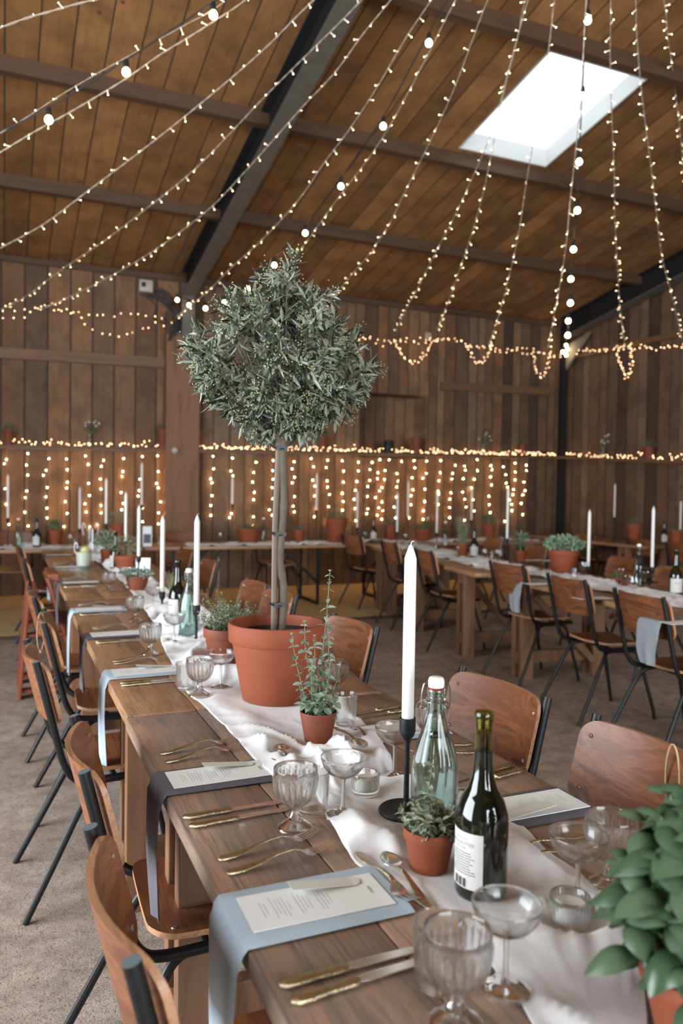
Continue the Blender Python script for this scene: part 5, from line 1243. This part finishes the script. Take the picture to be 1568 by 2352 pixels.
# wall fittings
p = aty(333, 660, YW); b = MB(); b.rbox((0, -.05, 0), (.17, .1, .15), .008, 0); b.lathe([(.026, 0), (.026, .02), (0, .02)], 16); o = b.build('junction_box', M['box'], loc=(p.x, YW, p.z)); tag(o, 'white electrical junction box high on the wall left of the rafter foot', 'junction box')
MB().rbox((-.035, -.104, .01), (.055, .012, .06), .01).build('socket_cover', M['speaker'], o)
p = aty(980, 772, YW); o = MB().rbox((0, -.035, 0), (.09, .03, .09), .006).build('switch_plate', M['box'], loc=(p.x, YW, p.z)); tag(o, 'small white sensor plate on the wall above the recess', 'sensor')
MB().sphere((0, -.052, 0), .012, 8, 6).build('lens', M['speaker'], o)
p = aty(394, 1036, YW); o = MB().sphere((0, -.03, 0), .045, 16, 10, sc=(1, .8, 1)).build('round_lamp', M['box'], loc=(p.x, YW - .19, p.z)); tag(o, 'small round white fitting just under the shelf on the clad post', 'wall fitting')
rd = random.Random(4); b = MB()
for i in range(7):
    p0 = Vector((rd.uniform(1.5, 2.0), YW - .05, rd.uniform(3.9, 4.05))); b.tube(spline([p0, (2.0, YW - .12, rd.uniform(3.7, 3.95)), (rd.uniform(2.0, 2.12), YW - .22, rd.uniform(3.55, 3.75)), (rd.uniform(1.95, 2.15), YW - .2, rd.uniform(3.3, 3.5))], 5), .009, 6)
for i in range(4):
    zc = 3.5 + .04 * i; b.tube([(2.0 + .09 * cos(a), YW - .21 - .015 * i, zc + .10 * sin(a)) for a in [2 * pi * k / 18 for k in range(19)]], .008, 6)
p = aty(333, 668, YW - .08); b.tube(spline([(p.x, YW - .03, p.z), (p.x + .1, YW - .03, p.z + .1), (1.7, YW - .03, 3.95), (1.98, YW - .08, 3.8)], 5), .006, 6); b.tube(spline([(p.x, YW - .03, p.z - .05), (p.x + .15, YW - .03, p.z - .17), (1.8, YW - .05, 3.6), (1.98, YW - .1, 3.55)], 5), .005, 6)
o = b.build('cable_bundle', M['blackcable']); tag(o, 'tangle of coiled black cables at the foot of the rafter', 'cable')

# ---------------------------------------------------------------- string lights
def mk_bulb(name, L, r, body, tip, tr):
    b = MB(); b.lathe([(0, 0), (r, 0), (r, L * .8), (r * .6, L), (0, L)], 8, mi=0); b.sphere((0, 0, L * .93), tr, 8, 6, mi=1); return b, [M[body], M[tip]]
def proto(name, b, mats):
    o = b.build(name, mats); me = o.data; bpy.data.objects.remove(o); return me
LED = proto('bulb', *mk_bulb('bulb', .036, .0030, 'ledbody', 'led', .0026))
LEDS = proto('bulb', *mk_bulb('bulb', .020, .002, 'ledbody', 'leds', .0044))
LEDH = proto('bulb', *mk_bulb('bulb', .014, .002, 'ledbody', 'ledshelf', .0046))
def add_bulb(me, p, d, parent, name='bulb'):
    o = bpy.data.objects.new(name, me); C.objects.link(o); o.parent = parent; o.location = p
    o.rotation_euler = Vector(d).to_track_quat('Z', 'Y').to_euler(); return o
def arclen(pts, step, off=0):
    out = []; acc = off
    for i in range(len(pts) - 1):
        a, c = pts[i], pts[i + 1]; L = (c - a).length; 
        while acc < L: out.append((a.lerp(c, acc / L), (c - a).normalized())); acc += step
        acc -= L
    return out
def fairy(label, pts, step=.11, me=None, cabler=.0026, twist=True, cat='string lights', group=None, seed=0, cm='clearcable', cap=100, down=.45, parent=None, name='fairy_light_string', skip=0):
    rd = random.Random(seed); pts = spline(pts, 8)
    if parent is None: t = thing(name, label, cat, pts[0], 0, group); o0 = Vector(pts[0])
    else: t = parent; o0 = Vector((0, 0, 0))
    loc = [p - o0 for p in pts]; b = MB()
    if twist:
        fine = [p for p, d in arclen(loc, .022)]
        for s in (0, pi):
            b.tube([p + Vector((cos(i * .9 + s), sin(i * .9 + s), cos(i * .9 + s + 1))) * cabler * .8 for i, p in enumerate(fine)], cabler * .75, 5)
    else: b.tube(loc, cabler, 6)
    cb = b.build('cable' if parent is None else 'strand', M[cm], t)
    holder = t if parent is None else cb
    al = arclen(loc, step, step * .5 + skip); n = 0; extra = []
    for p, d in al:
        a = rd.uniform(0, 2 * pi); o = d.orthogonal().normalized(); o2 = d.cross(o); v = o * cos(a) + o2 * sin(a) + d * rd.uniform(-.5, .5) + Vector((0, 0, -down))
        p2 = p + Vector((rd.uniform(-1, 1), rd.uniform(-1, 1), rd.uniform(-1, 1))) * (.004 if me is None else .022)
        if n < cap: add_bulb(me or LED, p2, v, holder)
        n += 1
    return t
HUB = Vector((2.90, 3.36, 5.44))
def invdepth(pxs, ztop, xend):
    # straight-ish string between two known points: 1/depth runs linearly along the picture of a line
    n = len(pxs); a = gablept(*pxs[0]) if xend is None else atx(pxs[0][0], pxs[0][1], xend); d = ray(*pxs[-1]); c = CAMP + d * ((ztop - CAMP.z) / d.z)
    da = -(RW.transposed() @ (a - CAMP)).z; dc = -(RW.transposed() @ (c - CAMP)).z; out = []
    for q in pxs:
        t = (q[1] - pxs[0][1]) / (pxs[-1][1] - pxs[0][1]); dep = 1 / lerp(1 / da, 1 / dc, t); out.append(CAMP + ray(*q) * (dep / 1800))
    return out
def vplane(pxs, end):
    # a string hangs in the vertical plane through the ridge hook and its far end
    e = Vector(end); n = Vector((e.y - HUB.y, -(e.x - HUB.x), 0)); out = []
    for q in pxs:
        d = ray(*q); out.append(CAMP + d * (n.dot(HUB - CAMP) / n.dot(d)))
    return out
def wallpt(px, py, y=10.34): return aty(px, py, y)
def gablept(px, py): return atx(px, py, 8.38)
strings = [
 ([(0, 570), (100, 515), (200, 440), (300, 365), (415, 275), (530, 180), (620, 100), (720, 0)], (-2.6, 10.3, 3.3), 'fairy light string crossing the left ceiling, ending at the left edge at mid height'),
 ([(0, 712), (60, 680), (140, 620), (230, 560), (335, 480), (440, 395), (520, 315), (600, 230), (700, 130), (830, 0)], (-.05, 10.34, 3.5), 'fairy light string from the top centre to the left end of the wall garland'),
 ([(92, 712), (180, 672), (280, 620), (380, 557), (480, 480), (550, 408), (620, 330), (695, 245), (770, 165), (832, 80), (897, 0)], (.45, 10.34, 3.5), 'fairy light string crossing the dark steel rafter'),
 ([(404, 728), (440, 700), (485, 662), (530, 615), (590, 562), (650, 500), (700, 440), (740, 380), (800, 300), (860, 210), (930, 90), (990, 0)], (1.9, 10.2, 3.45), 'fairy light string ending at the foot of the dark rafter'),
 ([(560, 740), (620, 675), (660, 612), (700, 560), (740, 505), (780, 450), (845, 365), (900, 280), (975, 140), (1046, 0)], (2.95, 10.34, 3.35), 'fairy light string ending behind the top of the olive tree'),
 ([(722, 745), (745, 706), (800, 640), (850, 580), (895, 512), (930, 440), (980, 340), (1040, 210), (1100, 50), (1120, 0)], (3.95, 10.34, 3.30), 'fairy light string just right of the olive tree top'),
 ([(908, 762), (935, 705), (960, 660), (1010, 560), (1042, 500), (1070, 440), (1130, 300), (1165, 170), (1195, 60), (1212, 0)], (5.15, 10.34, 3.25), 'fairy light string left of the skylight, with two close neighbours'),
 ([(1003, 758), (1030, 690), (1055, 620), (1085, 530), (1110, 440), (1135, 320), (1160, 200), (1190, 80), (1206, 0)], (5.8, 10.34, 3.25), 'fairy light string crossing the left end of the skylight'),
 ([(1122, 792), (1140, 740), (1165, 650), (1190, 540), (1205, 440), (1222, 340), (1238, 260), (1250, 190), (1266, 60), (1274, 0)], (6.7, 10.34, 3.2), 'fairy light string over the middle of the skylight'),
 ([(1258, 800), (1270, 735), (1288, 640), (1300, 560), (1308, 470), (1318, 380), (1328, 280), (1335, 200), (1341, 90), (1346, 0)], (7.75, 10.34, 3.15), 'fairy light string hanging beside the right festoon'),
 ([(1436, 800), (1425, 720), (1418, 620), (1412, 510), (1410, 400), (1406, 300), (1402, 200), (1401, 100), (1402, 0)], (8.38, 9.5, 3.5), 'fairy light string right of the skylight centre'),
 ([(1566, 780), (1545, 690), (1520, 590), (1506, 480), (1494, 380), (1480, 270), (1468, 160), (1461, 60), (1459, 0)], (8.38, 8.2, 3.5), 'fairy light string second from the right edge'),
 ([(1592, 400), (1568, 270), (1548, 180), (1533, 80), (1524, 0)], (8.38, 6.5, 3.6), 'fairy light string at the upper right corner'),
 ([(-40, 372), (0, 350), (80, 302), (160, 258), (250, 205), (300, 173), (370, 124), (450, 75), (550, 10), (575, -15)], (-3.4, 7.6, 3.3), 'fairy light string just below the left festoon'),
 ([(-30, 320), (0, 306), (60, 270), (140, 218), (230, 165), (320, 115), (420, 60), (480, 28), (520, 0)], (-3.4, 7.2, 3.3), 'thin fairy light string twisted round the left festoon cable'),
 ([(-30, 74), (0, 64), (60, 42), (120, 25), (180, 8), (250, -8)], (-3.6, 4.4, 3.6), 'closest fairy light string at the upper left corner'),
]
fg = 'fairy light strings fanning out from the roof to the walls'
for i, (pxs, end, lb) in enumerate(strings):
    pts = vplane(pxs, end) if i not in (10, 11, 12) else invdepth(pxs, (4.75, 4.9, 4.9)[i - 10], 8.36)
    for p in pts: p.z = min(p.z, roofz(p.y) - .03)
    if pts[0].y > pts[-1].y or True:
        tp = pts[-1]; 
        if i < 13: pts = pts + [tp.lerp(HUB, .5) + Vector((0, 0, .0)), HUB.copy()]
    fairy(lb, pts, step=.14, seed=i, group=fg, cabler=.0030 if i != 14 else .0015, twist=i not in (1,) or True)
# wall garlands with hanging loops
def wl(pxs): return [wallpt(*q) for q in pxs]
GSEG = [([(-40, 705), (0, 703), (60, 714), (90, 709), (130, 712), (190, 716), (240, 725), (300, 722), (345, 728), (378, 732), (400, 742)], 'fairy light garland along the upper left wall'),
 ([(0, 732), (45, 726), (80, 718), (115, 706), (150, 714), (182, 718), (188, 738), (215, 754), (235, 765), (270, 768), (300, 764), (330, 755), (352, 744), (378, 748), (392, 768), (410, 778), (445, 775), (470, 770)], 'second fairy light garland sagging in a loop on the upper left wall'),
 ([(505, 740), (525, 728), (545, 748), (570, 765), (640, 760), (700, 755), (722, 748), (745, 762), (775, 772), (815, 774), (850, 780), (880, 790), (905, 778), (960, 788), (1000, 783), (1050, 782), (1075, 790), (1100, 800), (1140, 800), (1180, 806), (1225, 812), (1262, 815), (1306, 818)], 'fairy light garland along the upper right wall'),
 ([(770, 768), (800, 782), (845, 776), (880, 778), (905, 790), (930, 778), (965, 780), (1010, 778), (1040, 776), (1078, 795), (1110, 796), (1150, 808), (1200, 800), (1240, 806), (1290, 822)], 'second strand of the fairy light garland on the upper right wall'),
 ([(905, 778), (918, 805), (930, 822), (945, 832), (960, 826), (975, 812), (990, 792), (1004, 778)], 'loop of spare fairy lights hanging under the garland, left of three'),
 ([(1075, 790), (1082, 812), (1090, 826), (1103, 835), (1112, 826), (1122, 812), (1132, 790)], 'loop of spare fairy lights hanging under the garland, middle of three'),
 ([(1220, 808), (1228, 838), (1236, 856), (1243, 868), (1250, 856), (1256, 838), (1264, 806)], 'loop of spare fairy lights hanging under the garland, right of three')]
for i, (q, lb) in enumerate(GSEG): fairy(lb, wl(q), step=.105 if i < 4 else .036, me=LEDH, cabler=.0011, cm='dimcable', seed=40 + i, group='fairy light garlands on the upper walls', name='fairy_light_garland', twist=False, down=.2)
fairy('fairy light garland along the gable wall batten', [gablept(*q) for q in ((1312, 815), (1345, 802), (1385, 806), (1420, 798), (1450, 800), (1475, 795), (1510, 800), (1545, 796), (1590, 790))], step=.06, me=LEDH, cabler=.0011, cm='dimcable', seed=60, group='fairy light garlands on the upper walls', name='fairy_light_garland', twist=False)
fairy('loop of spare fairy lights hanging on the gable wall', [gablept(*q) for q in ((1418, 795), (1424, 830), (1432, 855), (1439, 866), (1446, 850), (1450, 830), (1446, 790))], step=.03, me=LEDH, cabler=.0011, cm='dimcable', seed=61, group='fairy light garlands on the upper walls', name='fairy_light_garland', twist=False)
# festoon cables with round bulbs
def festoon(label, pts, bulbs, seed, r=.0235, cable=.0055):
    pts = spline(pts, 8); t = thing('festoon_cable', label, 'string lights', pts[0], 0, 'festoon cables with round bulbs'); o0 = Vector(pts[0])
    MB().tube([p - o0 for p in pts], cable, 8).build('cable', M['blackcable'], t)
    for k, p in enumerate(bulbs):
        p = Vector(p) - o0; h = MB().lathe([(0, .0), (.010, .0), (.0155, -.012), (.0165, -.045), (.012, -.05), (0, -.05)], 14).build('lamp_holder', M['speaker'], t, loc=p)
        MB().lathe([(0, -.042), (.010, -.045), (r * .66, -.053), (r * .9, -.060), (r, -.071), (r * .93, -.082), (r * .66, -.090), (r * .3, -.094), (0, -.095)], 18).build('bulb', M['bulb'], h)
    return t
fpx = [(985, 75), (880, 268), (783, 408), (701, 517), (630, 592), (569, 648), (515, 680), (472, 694)]
pf = vplane([(1042, -25)] + fpx, (1.95, 10.2, 3.5)); wps = [wallpt(*q, y=10.15) for q in ((434, 688), (407, 676), (387, 655))]
festoon('black festoon cable of round bulbs passing behind the olive tree top', [HUB + Vector((.05, 0, .02))] + pf + wps, pf[1:] + wps[:2], 1)
fpx = [(1350, 22), (1338, 198), (1330, 350), (1326, 462), (1317, 553), (1311, 622), (1310, 677), (1305, 719), (1304, 752)]
pf = vplane(fpx, (8.0, 10.2, 3.5)); wps = [wallpt(*q, y=10.2) for q in ((1300, 783), (1303, 792), (1292, 798), (1300, 805))]
festoon('black festoon cable of round bulbs hanging to the corner post', [HUB + Vector((.1, 0, .02))] + pf + wps, pf + wps, 2)
fpx = [(490, 5), (290, 137), (112, 247)]
pf = vplane([(560, -45)] + fpx + [(-20, 312)], (-3.4, 7.2, 3.3)); festoon('black festoon cable of round bulbs at the upper left', pf, pf[1:4], 3)
# shelf lights
def shelf_string(label, x0, x1, n, seed, side=0):
    rd = random.Random(seed); pts = []
    k = int(n * 1.3)
    for i in range(k + 1):
        u = i / k; x = lerp(x0, x1, u) + rd.uniform(-.05, .05); h = max(0, rd.gauss(.012, .022)) + (.05 * rd.random() if rd.random() < .2 else 0)
        if side == 0: pts.append(Vector((x, YW - rd.uniform(.03, .13), ZS(x) + .008 + h)))
        else: pts.append(Vector((GX - rd.uniform(.03, .13), x, lerp(zg0, zg1, (YW - x) / 2.5) + .03 + h)))
    t = thing('shelf_light_string', label, 'string lights', pts[0], 0, 'fairy light strings heaped along the shelf'); b = MB(); b.tube([p - pts[0] for p in pts], .0009, 5); b.build('cable', M['dimcable'], t)
    for i in range(n):
        p = pts[int(i * k / n)] - pts[0]; add_bulb(LEDH, p, (rd.uniform(-1, 1), rd.uniform(-1.2, .1), rd.uniform(.1, 1)), t)
for i, (xa, xb, lb) in enumerate(((-.9, 1.9, 'fairy lights heaped on the shelf left of the clad post'), (2.0, 3.2, 'fairy lights heaped on the shelf right of the clad post'), (3.2, 4.6, 'fairy lights heaped on the shelf behind the olive tree'), (4.6, 6.0, 'fairy lights heaped on the shelf below the recess'), (6.0, 7.2, 'fairy lights heaped on the shelf beside the white flower jar'), (7.2, 8.3, 'fairy lights heaped on the shelf up to the corner'))):
    shelf_string(lb, xa, xb, 62 if i else 80, 80 + i)
shelf_string('fairy lights heaped along the gable wall shelf', 10.3, 7.6, 64, 90, 1)
# curtains of light below the shelf
def curtain(label, xs, seed, nb):
    rd = random.Random(seed); t = thing('light_curtain', label, 'string lights', (xs[0], YW - .10, 0), 0)
    o0 = Vector(t.location); MB().tube([Vector((x, YW - .1, ZS(x) - .045)) - o0 for x in xs], .002, 5).build('cable', M['clearcable'], t)
    for k, x in enumerate(xs):
        z0 = ZS(x) - .045; L = rd.uniform(.88, 1.06); sw = rd.uniform(-.10, .10) if rd.random() < .3 else rd.uniform(-.02, .02)
        pts = [Vector((x, YW - .09, z0)), Vector((x + sw * .4, YW - .055, z0 - L * .3)), Vector((x + sw, YW - .045, z0 - L * .65)), Vector((x + sw * .8, YW - .05, z0 - L))]
        pts = [p - o0 for p in spline(pts, 5)]; s = MB().tube(pts, .0013, 5).build('strand', M['clearcable'], t); m = nb
        for j in range(m):
            u = (j + .9 + rd.uniform(-.35, .35)) / (m + .5); f = u * (len(pts) - 1); p = pts[int(f)].lerp(pts[min(len(pts) - 1, int(f) + 1)], f - int(f))
            add_bulb(LEDS, p + Vector((rd.uniform(-.022, .022), rd.uniform(-.01, .01), 0)), (rd.choice((-1, 1)) * rd.uniform(.2, 1), rd.uniform(-.5, .9), rd.uniform(-.6, .6)), s)
xl = [aty(q, 1100, YW - .08).x for q in (15, 63, 108, 150, 200, 235, 280, 322, 362, 400)]
xr = [aty(q, 1100, YW - .08).x for q in (442, 488, 530, 582, 628, 676, 716, 752, 790, 822, 850, 868, 892, 922, 950, 978, 1012, 1042, 1068, 1098, 1130, 1158, 1184, 1210)]
curtain('curtain of warm fairy lights below the shelf left of the clad post', xl, 5, 7)
curtain('long curtain of warm fairy lights below the shelf right of the clad post', xr, 6, 7)
